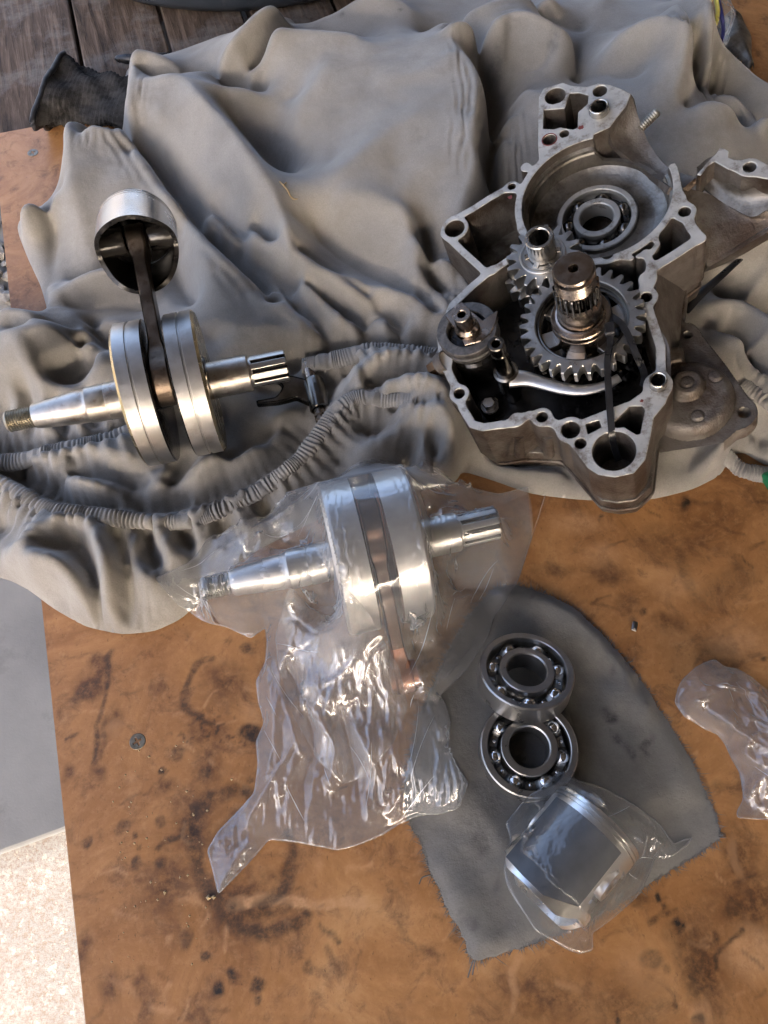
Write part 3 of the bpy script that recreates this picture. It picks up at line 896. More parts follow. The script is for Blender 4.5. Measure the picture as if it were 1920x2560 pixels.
def crank(par, new, beta, p1, RW=60.0):
    st_, sh = (M['newsteel'], M['newsteel']) if new else (M['steel'], M['stained'])
    for s in (-1, 1):
        pr = [(14, 7.5), (52, 7.5), (56, 8.2), (RW - 1.2, 8.2), (RW, 9.4)]
        if not new: pr += [(RW, 19.2), (RW - 1.5, 19.7), (RW - 1.5, 21.1), (RW, 21.6)]
        pr += [(RW, 31.2)]
        v, f = lathe([(r, z) for r, z in pr], 120)
        T = TX if s > 0 else TX @ np.diag([1, -1, -1, 1.0])
        fm = [1 if max(v[i][2] for i in q) < 9.5 else 0 for q in f]  # inner faces coloured dark for the shade in the gap
        w = B().add(v, f, fm, T).obj('web', [st_, M['oil'] if not new else M['rodshade']], par, 28)
        v, f = lathe([(RW, 31.2), (RW - 2.4, 33.4), (RW - 6, 33.5), (15, 33.5), (15, 33.0)], 120)
        B().add(v, f, 0, T).obj('chamfered_face', M['brass_edge'] if not new else M['newsteel'], w, 20)
        if True:                               # crankpin plug pressed through the rim
            v, f = lathe([(13.2, 33.0), (13.2, 34.0), (12.4, 34.4), (.01, 34.4)], 32)
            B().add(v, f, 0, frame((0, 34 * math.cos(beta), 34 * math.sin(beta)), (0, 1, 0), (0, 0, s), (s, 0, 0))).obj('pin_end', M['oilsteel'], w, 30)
    # tapered ignition side
    pr = [(15.5, 32), (15.5, 52), (14.9, 52.4), (14.9, 53.4), (15.2, 54), (15.2, 68), (14.2, 69.4), (13.9, 71), (13.7, 78), (10.2, 112), (9.6, 113)]
    ls = B().add(*lathe(pr, 64), 0, TX @ np.diag([1, -1, -1, 1.0])).obj('tapered_shaft', sh, par, 30)
    pr = [(9.0, 112.5)]
    for k in range(10): pr += [(7.7, 113.4 + k * 2.1), (9.0, 114.4 + k * 2.1)]
    pr += [(8.3, 134.6), (7.4, 135.4), (2.2, 135.4), (.6, 133)]
    B().add(*lathe(pr, 48), 0, TX @ np.diag([1, -1, -1, 1.0])).obj('thread', M['stud'] if not new else M['race'], ls, 25)
    # splined drive side
    pr = [(15.5, 32), (15.5, 66), (14.6, 67.2), (12.2, 67.4), (12.2, 69.5)]
    ds = B().add(*lathe(pr, 64), 0, TX).obj('drive_shaft', sh, par, 30)
    o = spline_outline(13.2, 9.9, 9)
    v, f = prism(o, 69, 99, 1.0)
    B().add(v, f, [1 if len(q) == 4 and np.mean([math.hypot(v[i][0], v[i][1]) for i in q]) < 11.4 else 0 for q in f], TX).obj('splines', [M['steel'] if not new else M['newsteel'], M['oil']], ds, 25)  # groove faces coloured black to deepen the recess shade
    # pin and rod
    pc = np.array([0, 34 * math.cos(beta), 34 * math.sin(beta)])
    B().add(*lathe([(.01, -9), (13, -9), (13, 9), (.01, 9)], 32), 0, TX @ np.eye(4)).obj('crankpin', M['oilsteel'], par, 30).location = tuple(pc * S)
    d = np.array([0, p1[0], p1[1]]) - pc
    L = np.linalg.norm(d)
    T = frame(pc, d / L, np.cross((1, 0, 0), d / L), (1, 0, 0))
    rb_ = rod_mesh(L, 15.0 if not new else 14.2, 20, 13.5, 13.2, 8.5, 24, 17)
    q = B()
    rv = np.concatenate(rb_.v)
    q.add(rv, rb_.f, [1 if new and rv[list(x), 0].mean() < L - 26 else 0 for x in rb_.f], T)  # new rod's shank coloured dark as painted shade, small end stays copper
    rod = q.obj('connecting_rod', [M['rodsteel'] if not new else M['copper'], M['rodshade']], par, 35)
    if new:
        for dx in (-9.5, 9.5):
            v, f = lathe([(13.3, -.8), (22.5, -.8), (22.5, .8), (13.3, .8)], 48)
            B().add(v, f, 0, frame(pc + np.array([dx * .86, 0, 0]), (0, 1, 0), (0, 0, 1), (1, 0, 0))).obj('thrust_washer', M['copper'], par, 30)
        v, f = lathe([(8.4, -11), (11, -11), (11, 11), (8.4, 11)], 32)
        B().add(v, f, 0, frame(np.array([0, *p1]), (0, 1, 0), (0, 0, 1), (1, 0, 0))).obj('small_end_bush', M['copper'], rod, 30)
    return rod
def axis_frame(c, a, b_):
    x = unit(b_ - a)
    z = unit(np.array([0, 0, 1.0]) - x[2] * x)
    return frame(c, x, np.cross(z, x), z)
OLD_H, NEW_H = 79.0, 61.0
oc = P(428, 972, OLD_H)
OM = axis_frame(oc, P(33, 1052, OLD_H), P(717, 914, OLD_H))
old = thing('crankshaft', 'used crankshaft with browned rod and polished old piston leaning on the grey sheet', 'crankshaft', OM)
OMi = np.linalg.inv(OM)
for hh in np.arange(60, 200, .5):            # the piston sits where its sight line meets the reach of the rod
    pp = (OMi @ np.append(P(353, 600, hh), 1))[:3]
    if math.hypot(pp[1], pp[2]) < 127.0: break
k_ = 127.0 / math.hypot(pp[1], pp[2])
p1 = (pp[1] * k_, pp[2] * k_)
al_ = math.atan2(p1[1], p1[0])
cosb = (127.0 ** 2 + 34 ** 2 - 131.0 ** 2) / (2 * 127.0 * 34)
OBETA = al_ + math.acos(max(-1, min(1, cosb)))
crank(old, False, OBETA, p1)
ax_w = OM[:3, 0]
crown = np.array([-.20, .90, -.34])
crown = unit(crown - np.dot(crown, ax_w) * ax_w)
pinw = (OM @ np.array([0, p1[0], p1[1], 1]))[:3]
PM = frame(pinw, ax_w, np.cross(crown, ax_w), crown)
pb = piston_parts(old, M['alu'], False)
pb.matrix_parent_inverse = Matrix.Identity(4)
LM = Matrix(OMi @ PM)
LM.translation = LM.translation * S
pb.matrix_local = LM

nc_ = P(937, 1376, NEW_H)
NM = axis_frame(nc_, P(492, 1475, NEW_H - 6), P(1227, 1308, NEW_H))
newc = thing('crankshaft', 'new crankshaft with copper coloured rod sealed inside the large clear plastic bag', 'crankshaft', NM)
NMi = np.linalg.inv(NM)
sp_ = (NMi @ np.append(P(1008, 1690, 20), 1))[:3]
NBETA = R(78)
crank(newc, True, NBETA, (sp_[1], sp_[2]))

# new piston lying on the rag
NPC = P(1428, 2136, 40)
ca = unit(np.array([.70, .71, .06]))
np_y = unit(np.array([-.24, .20, 1.0]) - np.dot((-.24, .20, 1.0), ca) * ca)   # coated skirt turned up and a little to the left
NPM = frame(NPC, np.cross(np_y, ca), np_y, ca)
npi = thing('piston', 'new piston with dark coated skirt wrapped in a small clear bag on the rag', 'piston', NPM)
piston_parts(npi, M['newalu'], True)

# engine crankcase half ------------------------------------------------
nC = unit((-.313, -.119, .943))
obear = EYE + ray(1491, 542) * 708.0
CO = obear + nC * 32
CF = frame(CO, unit(np.cross((0, 1, 0), nC)), unit(np.cross(nC, np.cross((0, 1, 0), nC))), nC)
CFi = np.linalg.inv(CF)
def K(u, v, z=0.0):                         # pixel to case coordinates on the plane z above the gasket face
    d = ray(u, v)
    o = CO + nC * z
    t = np.dot(o - EYE, nC) / np.dot(d, nC)
    return (CFi @ np.append(EYE + d * t, 1))[:2]
def K1(x, y, z=0.0): return K(1050 + .5244 * x, 180 + .5244 * y, z)
def K2(x, y, z=0.0): return K(1050 + .5244 * x, 640 + .5244 * y, z)
def K4(x, y, z=0.0): return K(1560 + .3255 * x, 560 + .3255 * y, z)
def k3(f, x, y, z): return np.append(f(x, y, z), z)
def axis_top(f0, x0, y0, z0, f1, x1, y1):   # height above the plane at which the axis through the first point covers the second
    c = f0(x0, y0, z0)
    zs = np.linspace(z0, z0 + 140, 281)
    d = [np.linalg.norm(f1(x1, y1, z) - c) for z in zs]
    return zs[int(np.argmin(d))]
case = thing('crankcase_half', 'open engine crankcase half of grimy cast aluminium lying tilted on the grey sheet', 'engine case', CF)
CH_R = 64.0
cc = K1(835, 592)
GX, GY = np.meshgrid(np.arange(-190, 190, .9), np.arange(-284, 135, .9))
def k1s(*p): return [K1(*q) for q in p]
def k2s(*p): return [K2(*q) for q in p]
F = np.full(GX.shape, 99.0)
def add_chain(pts, hw, k=4.0):
    global F
    F = smin(F, chain_dist(GX, GY, pts) - hw, k)
def add_disc(c, r, k=4.0):
    global F
    F = smin(F, np.hypot(GX - c[0], GY - c[1]) - r, k)
def add_poly(pts, k=2.0):
    global F
    F = smin(F, poly_sdf(GX, GY, pts), k)
def cut_disc(c, r):
    global F
    F = np.maximum(F, r - np.hypot(GX - c[0], GY - c[1]))
def cut_poly(pts, rad=1.5):
    global F
    F = np.maximum(F, -(poly_sdf(GX, GY, pts) + rad * 0))
dC = np.hypot(GX - cc[0], GY - cc[1])
aC = np.degrees(np.arctan2(GY - cc[1], GX - cc[0]))
ring = np.abs(dC - CH_R - 3.2) - 3.2
mouth = np.where((aC > 12) & (aC < 84), 9.0, -9.0)
F = smin(F, np.maximum(ring, mouth), 1.0)
up1 = k1s((562, 345), (566, 120), (596, 62), (660, 44), (722, 64), (800, 70), (850, 52), (905, 60), (960, 80), (1005, 105), (985, 160), (940, 215), (905, 262), (800, 310), (700, 360), (620, 430), (570, 440))
add_poly(up1)
add_disc(K1(505, 452), 5)
left_boss = K1(165, 745)
add_chain(k1s((150, 705), (250, 652), (330, 600), (430, 545)), 3.4)
add_disc(K1(438, 545), 6.2)
add_chain(k1s((438, 545), (490, 570)), 3.5)
add_disc(left_boss, 13)
add_chain(k1s((118, 770), (205, 855), (310, 950), (345, 947), (430, 888), (520, 800)), 3.4)
add_chain(k1s((490, 740), (540, 800)), 4)
add_chain(k2s((345, 62), (250, 140), (155, 232), (98, 370), (108, 480), (142, 570), (185, 655)), 3.6)
add_disc(K2(108, 500), 9)
add_disc(K2(187, 655), 8.6)
add_chain(k2s((185, 655), (203, 725), (248, 800), (300, 815), (440, 796), (520, 756), (582, 768)), 3.6)
add_disc(K2(582, 767), 8.4)
add_disc(K2(460, 778), 6)
add_chain(k2s((582, 770), (650, 803), (720, 828)), 4)
add_disc(K2(718, 828), 11.5)
add_poly(k2s((640, 800), (700, 800), (780, 775), (880, 735), (1000, 690), (1070, 640), (1100, 590), (1190, 640), (1172, 700), (1115, 770), (1098, 870), (1075, 970), (1020, 1035), (930, 1054), (850, 1042), (800, 1010), (700, 880)))
add_disc(K2(1135, 612), 11)
add_chain(k2s((1150, 570), (1148, 430), (1112, 320), (1082, 230), (1078, 200)), 3.7)
add_disc(K2(1080, 195), 9.2)
add_chain(k2s((1078, 195), (1072, 150), (1085, 100)) + k1s((1090, 1010), (1105, 935), (1200, 878), (1330, 792)), 4.2)
add_disc(K1(1085, 985), 7)
add_chain(k1s((1335, 790), (1292, 735), (1262, 665), (1240, 590), (1195, 540), (1160, 620)), 4.4)
add_disc(K1(1262, 665), 9.4)
add_disc(K1(892, 868), 8.6)
add_chain(k1s((790, 852), (895, 870), (1005, 886)), 2.4)
add_chain(k1s((1045, 876), (1108, 856), (1132, 820), (1120, 775)), 2.2)
add_chain(k1s((1078, 862), (1108, 930)), 3.2)
# what is cut away
F = np.maximum(F, CH_R - dC)
cut_disc(K1(645, 113), 9.6)
cut_poly(k1s((590, 180), (640, 176), (690, 172), (714, 100), (760, 98), (803, 110), (800, 150), (754, 190), (752, 262), (730, 273), (665, 262), (640, 272), (588, 270)))
cut_disc(K1(858, 90), 6.4)
cut_disc(K1(855, 178), 9.2)
cut_disc(K1(617, 322), 6.2)
cut_disc(K1(688, 293), 4.4)
cut_disc(left_boss, 9.3)
cut_disc(K1(438, 545), 3.6)
cut_disc(K2(187, 655), 4.8)
cut_disc(K2(582, 767), 4.7)
cut_disc(K2(718, 828), 7.4)
cut_poly(k2s((925, 790), (1000, 715), (1060, 715), (1072, 735), (1050, 850), (1030, 850), (975, 815), (930, 818)))
oilc = K2(925, 928)
F = np.maximum(F, 16.4 - np.hypot(GX - oilc[0], GY - oilc[1]))
cut_poly(k2s((788, 800), (855, 782), (866, 815), (800, 850)))
cut_disc(K2(765, 893), 4.6)
cut_disc(K2(1135, 612), 6.4)
cut_disc(K2(1080, 195), 4.6)
cut_disc(K1(1262, 665), 5.0)
cut_disc(K1(892, 868), 4.8)
F = blur(F, .5)
V, Fa, Mi = sdf_extrude(GX, GY, F, 0, -54, .7, .8)
body = B().add(V, Fa, Mi)
# lower body: the filled outline, its top is the floor of the compartments
outl = [K1(90, 745)] + k1s((160, 690), (430, 528), (470, 560), (560, 400), (566, 130), (600, 70), (720, 68), (850, 50), (1005, 100), (940, 215), (1010, 300), (1100, 420), (1250, 540), (1345, 790), (1210, 890), (1125, 940), (1112, 1000)) + \
    k2s((1125, 195), (1118, 300), (1185, 430), (1195, 620), (1122, 770), (1098, 980), (1020, 1050), (930, 1064), (840, 1050), (700, 885), (640, 818), (582, 815), (460, 812), (300, 834), (236, 812), (148, 660), (88, 480), (80, 370), (140, 222), (300, 80)) + k1s((295, 955), (200, 870))
LF = poly_sdf(GX, GY, outl) - 0.5
hole_c = np.hypot(GX - K1(835, 610, -36)[0], GY - K1(835, 610, -36)[1])
LFc = blur(np.maximum(LF, CH_R + 2 - dC), 1.0)
V, Fa, Mi = sdf_extrude(GX, GY, LFc, -53.2, -66, .8, 1.0)
b_low = B().add(V, Fa, Mi)
LF2 = blur(poly_sdf(GX, GY, outl), 2.0) - 3.2
V, Fa, Mi = sdf_extrude(GX, GY, LF2, -65, -84, 2.2, -3.0)
b_low.add(V, Fa, [1] * len(Fa))
body.obj('rim_wall', [M['gasket'], M['cast']], case, 35)
b_low.obj('floor', [M['castin'], M['cast']], case, 35)
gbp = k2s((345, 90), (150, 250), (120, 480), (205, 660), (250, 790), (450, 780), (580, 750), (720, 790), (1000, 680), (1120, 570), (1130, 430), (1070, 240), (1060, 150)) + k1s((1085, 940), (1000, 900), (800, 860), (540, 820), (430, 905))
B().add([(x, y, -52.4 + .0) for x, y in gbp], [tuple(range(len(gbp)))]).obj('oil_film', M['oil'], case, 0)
# crank chamber: stepped bowl, cut low towards the cylinder mouth
bc = K1(842, 690, -32)                      # bearing axis
prof = [(0, 0), (0, -9), (2.6, -11), (2.6, -14), (4.0, -15.5), (4.0, -31), (9, -35), (15, -36.5)]
n = 120
V = []
for dr, z in prof:
    for k in range(n):
        a = 2 * math.pi * k / n
        dg = math.degrees(a)
        w = max(0.0, min(1, (dg - 6) / 14, (90 - dg) / 14))
        w = w * w * (3 - 2 * w)
        zz_ = min(z, -1.0) if w <= 0 else min(z, -1 - 25 * w)
        r = CH_R - dr + .05
        q = min(1, dr / 15.0) ** 2
        V.append((cc[0] * (1 - q) + (cc[0] * .55 + bc[0] * .45) * q + r * math.cos(a), cc[1] * (1 - q) + (cc[1] * .55 + bc[1] * .45) * q + r * math.sin(a), zz_))
for rr, z in ((41, -37), (39.0, -36.2), (37.2, -36.2), (36.2, -33.2), (36.05, -52)):
    for k in range(n):
        a = 2 * math.pi * k / n
        V.append((bc[0] + rr * math.cos(a), bc[1] + rr * math.sin(a), z))
chb = B().add(V, [tuple(reversed(q)) for q in grid_faces(len(V) // n, n, True)])
chb.obj('crank_chamber', M['castin'], case, 40)
mbear = B().add(*lathe([(34, -52), (34, -51), (15, -51), (15, -52)], 40), 0, frame((bc[0], bc[1], 0), (1, 0, 0), (0, 1, 0), (0, 0, 1))).obj('main_bearing', M['oil'], case, 30)
n0 = set(scn.objects)
bearing_parts(mbear, True, R(20))
for o in set(scn.objects) - n0:
    if o.parent == mbear: o.location = tuple(np.array(o.location) + np.array([bc[0], bc[1], -41.5]) * S)
    if o.name.startswith('inner_race') or o.name.startswith('outer_race'): o.data.materials[0] = M['oldrace']
# sculpted surfaces: rows of (reader, x, y, z)
def loftp(rows, nu=26, nv=10, thick=3.0, name='mouth', mat=None):
    P3 = [spl([k3(*q) for q in r], nu) for r in rows]
    P3 = np.array([spl(np.array([r[i] for r in P3]), nv) for i in range(nu)])
    V = P3.reshape(-1, 3)
    gu, gv_ = np.gradient(P3, axis=0), np.gradient(P3, axis=1)
    nn = np.cross(gu, gv_)
    nn /= np.linalg.norm(nn, axis=2)[:, :, None] + 1e-9
    if nn[:, :, 2].mean() < 0: nn = -nn
    V2 = (P3 - nn * thick).reshape(-1, 3)
    f = grid_faces(nu, nv)
    N = nu * nv
    Fc = list(f) + [tuple(N + i for i in reversed(q)) for q in f]
    edge = [i for i in range(nv)] + [i * nv + nv - 1 for i in range(1, nu)] + [(nu - 1) * nv + i for i in range(nv - 2, -1, -1)] + [i * nv for i in range(nu - 2, 0, -1)]
    for a, b_ in zip(edge, edge[1:] + edge[:1]): Fc.append((b_, a, N + a, N + b_))
    return B().add(np.vstack([V, V2]), Fc).obj(name, mat or M['cast'], case, 40)
loftp([[(K1, 905, 258, -.6), (K1, 915, 335, -14), (K1, 1010, 425, -25), (K1, 1100, 490, -26), (K1, 1190, 548, -8)],
       [(K1, 955, 180, -.6), (K1, 990, 280, -16), (K1, 1060, 395, -27), (K1, 1150, 470, -27), (K1, 1240, 560, -10)],
       [(K1, 1005, 105, -.8), (K1, 1045, 225, -13), (K1, 1095, 345, -24), (K1, 1180, 450, -24), (K1, 1312, 505, -6)]], 34, 12, 6, 'cylinder_mouth')
loftp([[(K1, 1005, 105, -.8), (K1, 1045, 225, -13), (K1, 1095, 345, -24), (K1, 1180, 450, -24), (K1, 1312, 505, -6)],
       [(K1, 1022, 130, -30), (K1, 1050, 250, -38), (K1, 1100, 360, -44), (K1, 1180, 460, -46), (K1, 1290, 540, -46)]], 30, 6, 3, 'mating_face')
# inlet side block with its flange
fl = k1s((1318, 488), (1395, 402), (1412, 388), (1432, 356), (1474, 376), (1470, 408), (1498, 418), (1540, 420), (1600, 418), (1640, 432), (1720, 470), (1740, 520), (1650, 508), (1600, 498), (1540, 488), (1470, 462), (1405, 425), (1370, 450), (1340, 492))
GX2, GY2 = np.meshgrid(np.arange(60, 230, .8), np.arange(-40, 110, .8))
ff = blur(poly_sdf(GX2, GY2, fl), .6)
hc = K1(1572, 452)
ff = smin(ff, np.hypot(GX2 - hc[0], GY2 - hc[1]) - 8.5, 4)
ff = np.maximum(ff, 5.2 - np.hypot(GX2 - hc[0], GY2 - hc[1]))
V, Fa, Mi = sdf_extrude(GX2, GY2, ff, 0, -26, .7, .4)
B().add(V, Fa, Mi).obj('inlet_flange', [M['gasket'], M['cast']], case, 35)
loftp([[(K1, 1335, 470, -2), (K1, 1405, 415, -1.5), (K1, 1470, 455, -1.5), (K1, 1545, 484, -1.5), (K1, 1660, 505, -1.5), (K1, 1760, 520, -1.5)],
       [(K1, 1322, 500, -16), (K1, 1390, 500, -19), (K1, 1480, 560, -20), (K1, 1570, 590, -20), (K1, 1660, 585, -18), (K1, 1760, 590, -18)],
       [(K1, 1312, 510, -19), (K1, 1400, 590, -26), (K1, 1490, 650, -28), (K1, 1585, 690, -28), (K1, 1660, 655, -24), (K1, 1760, 640, -22)]], 40, 12, 4, 'inlet_bore', M['castin'])
loftp([[(K1, 1250, 545, -10), (K1, 1400, 592, -26.4), (K1, 1490, 652, -28.4), (K1, 1585, 692, -28.4), (K1, 1660, 658, -24.4), (K1, 1760, 645, -22.4)],
       [(K1, 1300, 700, -26), (K1, 1400, 740, -32), (K1, 1500, 730, -33), (K1, 1590, 715, -32), (K1, 1680, 690, -30), (K1, 1770, 660, -27)],
       [(K1, 1368, 916, -44), (K1, 1450, 868, -42), (K1, 1540, 812, -39), (K1, 1600, 775, -37), (K1, 1680, 728, -34), (K1, 1780, 680, -30)]], 40, 10, 5, 'inlet_wall', M['cast'])
loftp([[(K1, 1250, 548, -10.5), (K1, 1310, 720, -27), (K1, 1366, 915, -45)],
       [(K1, 1262, 640, -34), (K1, 1300, 790, -50), (K1, 1340, 930, -66)]], 20, 6, 3, 'inlet_side', M['cast'])
loftp([[(K1, 1366, 918, -45), (K1, 1500, 840, -41), (K1, 1680, 732, -35), (K1, 1780, 684, -31)],
       [(K1, 1340, 945, -66), (K1, 1490, 880, -62), (K1, 1680, 770, -58), (K1, 1780, 720, -54)]], 20, 5, 3, 'inlet_underside', M['cast'])
# clutch-side plate with its round dome, lower down on the right
pl = [K4(*q, -58) for q in ((200, 330), (560, 130), (600, 180), (560, 310), (470, 330), (495, 400), (470, 620), (450, 720), (475, 760), (530, 764), (640, 900), (800, 1100), (960, 1330), (1000, 1385), (985, 1500), (950, 1560), (870, 1590), (800, 1650), (700, 1730), (560, 1780), (400, 1790), (230, 1780), (200, 1500))]
GX3, GY3 = np.meshgrid(np.arange(20, 230, .9), np.arange(-230, 60, .9))
fp = blur(poly_sdf(GX3, GY3, pl), 1.2)
bh1, bh2 = K4(487, 842, -56), K4(925, 1440, -56)
for c_, r_ in ((bh1, 9), (bh2, 10)): fp = smin(fp, np.hypot(GX3 - c_[0], GY3 - c_[1]) - r_, 6)
for c_, r_ in ((bh1, 3.6), (bh2, 4.4)): fp = np.maximum(fp, r_ - np.hypot(GX3 - c_[0], GY3 - c_[1]))
V, Fa, Mi = sdf_extrude(GX3, GY3, fp, -58, -74, 1.6, 1.5)
B().add(V, Fa).obj('cover_flange', M['cast'], case, 40)
dcx = K4(500, 1340, -52)
rd = np.linalg.norm(K4(860, 1330, -52) - dcx)
fd = blur(np.maximum(np.hypot(GX3 - dcx[0], GY3 - dcx[1]) - rd, poly_sdf(GX3, GY3, [K4(*q, -52) for q in ((250, 930), (540, 960), (900, 1130), (1000, 1500), (700, 1900), (200, 1900))])), 3.5)
hd = np.clip(-fd / 9.0, 0, 1)
Z = -58.5 + 13.5 * np.sqrt(1 - (1 - hd) ** 2) + 1.2 * np.clip(-fd / 40, 0, 1)
hub = K4(482, 1250, -46)
hr = np.linalg.norm(K4(606, 1250, -46) - hub)
dh = np.hypot(GX3 - hub[0], GY3 - hub[1])
Z += 8 * np.clip((hr - dh) / 4 + .5, 0, 1) ** .7 - 1.0 * (np.abs(dh - hr * .45) < .9)
for x, y, r in ((705, 1180, 52), (565, 1485, 50), (580, 955, 30)):
    c_ = K4(x, y, -48)
    r_ = abs(K4(x + r, y, -48)[0] - c_[0])
    d_ = np.hypot(GX3 - c_[0], GY3 - c_[1])
    Z += 1.1 * np.clip((r_ - d_) / 1.2, 0, 1) - .7 * (np.abs(d_ - r_ - .6) < .8)
blk = poly_sdf(GX3, GY3, [K4(*q, -42) for q in ((330, 975), (425, 960), (440, 1050), (350, 1080))])
Z = np.maximum(Z, np.where(blk < 4, -38 - 6 * np.clip((blk + 1) / 4, 0, 1) ** 2, -99))
Z += .45 * fbm(GX3, GY3, 14, 5)
use, f = sheet_faces((fd < 1.0) | (blk < 4))
v = np.stack([GX3[use], GY3[use], Z[use]], 1)
B().add(v, f).obj('cover_dome', M['cast'], case, 60)
# outer wall between the rim and the cover on the right, plus front ribs
loftp([[(K1, 1345, 800, -2), (K1, 1215, 893, -2), (K2, 1128, 60, -2), (K2, 1128, 200, -2), (K2, 1120, 300, -2), (K2, 1186, 430, -2), (K2, 1196, 600, -2)],
       [(K4, 600, 170, -34), (K4, 480, 310, -40), (K4, 440, 420, -44), (K4, 420, 560, -44), (K4, 390, 700, -44), (K4, 370, 850, -44), (K4, 360, 1100, -42)],
       [(K4, 585, 330, -57), (K4, 480, 420, -57), (K4, 470, 520, -57), (K4, 450, 640, -57), (K4, 440, 760, -57), (K4, 430, 880, -57), (K4, 400, 1150, -57)]], 50, 10, 3, 'shoulder', M['cast'])
for x in (470, 610):
    pth = spl([k3(K2, x, 850, -20), k3(K2, x + 4, 900, -40), k3(K2, x + 6, 945, -55)], 16)
    B().add(*tube(pth, 5, 10)).obj('wall_rib', M['cast'], case, 60)
# dowels, studs and plugs
def sleeve(c, ro, ri, z0, z1, mat, name, n=40):
    return B().add(*lathe([(ri, z0), (ri, z1 - .5), (ri + .6, z1), (ro - .6, z1), (ro, z1 - .6), (ro, z0)][::-1], n), 0, frame((c[0], c[1], 0), (1, 0, 0), (0, 1, 0), (0, 0, 1))).obj(name, mat, case, 30)
sleeve(K1(855, 190), 8.7, 7.0, -30, 7, M['dowel'], 'dowel')
sleeve(K2(1135, 612), 6.8, 5.4, -30, 8, M['dowel'], 'dowel')
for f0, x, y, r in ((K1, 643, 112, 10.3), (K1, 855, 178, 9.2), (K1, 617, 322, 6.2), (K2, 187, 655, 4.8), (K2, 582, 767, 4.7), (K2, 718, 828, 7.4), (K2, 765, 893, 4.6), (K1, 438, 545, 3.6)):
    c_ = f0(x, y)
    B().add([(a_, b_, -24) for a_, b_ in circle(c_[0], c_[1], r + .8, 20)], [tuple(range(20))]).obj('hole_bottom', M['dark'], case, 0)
def stud(p0, p1, r, name='stud', mat='stud'):
    L = np.linalg.norm(p1 - p0)
    nt_ = int(L / 1.1)
    pr = [(r * .6, 0)] + [(r if k % 2 else r * .9, k * L / nt_) for k in range(1, nt_)] + [(r * .75, L), (.01, L + .2)]
    return B().add(*lathe(pr, 16), 0, frame_z(p0, p1 - p0)).obj(name, M[mat], case, 30)
stud(k3(K1, 1045, 275, -20), k3(K1, 1136, 186, -12), 4.2)
# copper-brown drain bolt on the left wall
c0, c1 = k3(K2, 112, 510, -3), k3(K2, 52, 545, -10)
dirb = unit(c1 - c0)
fb = frame_z(c0 - dirb * 4, dirb)
v, f = lathe([(10, 0), (10, 8), (9, 9), (7, 9)], 28)
B().add(v, f, 0, fb).obj('bolt_washer', M['cast'], case, 30)
v, f = prism([(7.2 * math.cos(R(60 * k + 10)), 7.2 * math.sin(R(60 * k + 10))) for k in range(6)], 9, 19, 1.0)
B().add(v, f, 0, fb).obj('bolt_head', M['bolt'], case, 20)
# red sealant specks
q = B()
for f0, x, y, r in ((K1, 768, 265, 2.4), (K1, 430, 598, 2.2), (K2, 1058, 690, 1.4)):
    c_ = f0(x, y)
    q.add([(a_ + rnd.uniform(-.6, .6), b_ + rnd.uniform(-.6, .6), .25) for a_, b_ in circle(c_[0], c_[1], r, 12)], [tuple(range(12))])
q.add(*lathe([(6.2, .1), (6.4, .5), (7.0, .5), (7.2, .1)], 30), 0, frame((*K1(617, 322), 0), (1, 0, 0), (0, 1, 0), (0, 0, 1)))
tag(q.obj('sealant', M['red'], case, 0), kind='stuff')

# gear shafts inside --------------------------------------------------
def case_thing(name, label, cat, c, z, group=None):
    m = CF @ np.array(frame((c[0], c[1], z), (1, 0, 0), (0, 1, 0), (0, 0, 1)))
    return thing(name, label, cat, m, group)
gz = 7.0
gc_ = K2(768, 302, gz)
gtop = axis_top(K2, 768, 302, gz, K2, 721, 60)
RG = np.linalg.norm(K2(1072, 290, gz) - K2(466, 330, gz)) / 2
g1 = case_thing('output_shaft', 'upright splined gear shaft with the large toothed ring gear and brown oily tip', 'gear shaft', gc_, 0)
B().add(*gear(30, RG, RG - 7.2, RG * .735, gz - 12, gz, .8)).obj('gear', M['gearsteel'], g1, 30)
r1 = RG * .735
B().add(*lathe([(r1 - .1, gz - 11), (r1 - .1, gz - 4), (r1 - 2.2, gz - 3.4), (r1 - 2.2, gz - 7), (r1 - 4, gz - 7.2), (r1 - 4, gz - 11)][::-1], 72)).obj('gear_step', M['oilsteel'], g1, 30)
q = B()
o_, i_ = [], []
for k in range(6):                           # spoke plate with windows
    a = R(60 * k + 12)
    pts = [((r1 - 2.5) * math.cos(a + s), (r1 - 2.5) * math.sin(a + s)) for s in np.linspace(-.24, .24, 8)] + [(18 * math.cos(a + s), 18 * math.sin(a + s)) for s in np.linspace(.4, -.4, 6)]
    q.add(*prism(pts, gz - 20, gz - 12, .6))
q.obj('dog_plate', M['gearsteel'], g1, 30)
B().add(*gear(27, RG - 1, RG - 7.5, 30, gz - 33, gz - 21, .6)).obj('gear', M['oilsteel'], g1, 30)
B().add(*gear(25, RG - 3, RG - 9, 15, gz - 50, gz - 38, .6)).obj('gear', M['oilsteel'], g1, 30)
rsb = 18.0
B().add(*lathe([(15, gz - 50), (24.5, gz - 12), (24.5, gz + 1), (23.8, gz + 2), (21.6, gz + 2), (21.6, gz + 3), (24.0, gz + 3.3), (24.0, gz + 7), (23.2, gz + 8), (20, gz + 8), (20, gz + 9.5), (18.4, gz + 10)], 64)).obj('thrust_collar', M['shaft'], g1, 30)
hL = gtop - gz
B().add(*lathe([(17.6, gz + 9), (17.6, gz + .46 * hL), (16.9, gz + .48 * hL), (16.9, gz + .50 * hL)], 56)).obj('shaft', M['shaft'], g1, 30)
B().add(*gear(22, 17.6, 15.2, 8, gz + .44 * hL, gz + .72 * hL, .9)).obj('splines', M['oilsteel'], g1, 30)
pr = [(15.0, gz + .72 * hL - 2)]
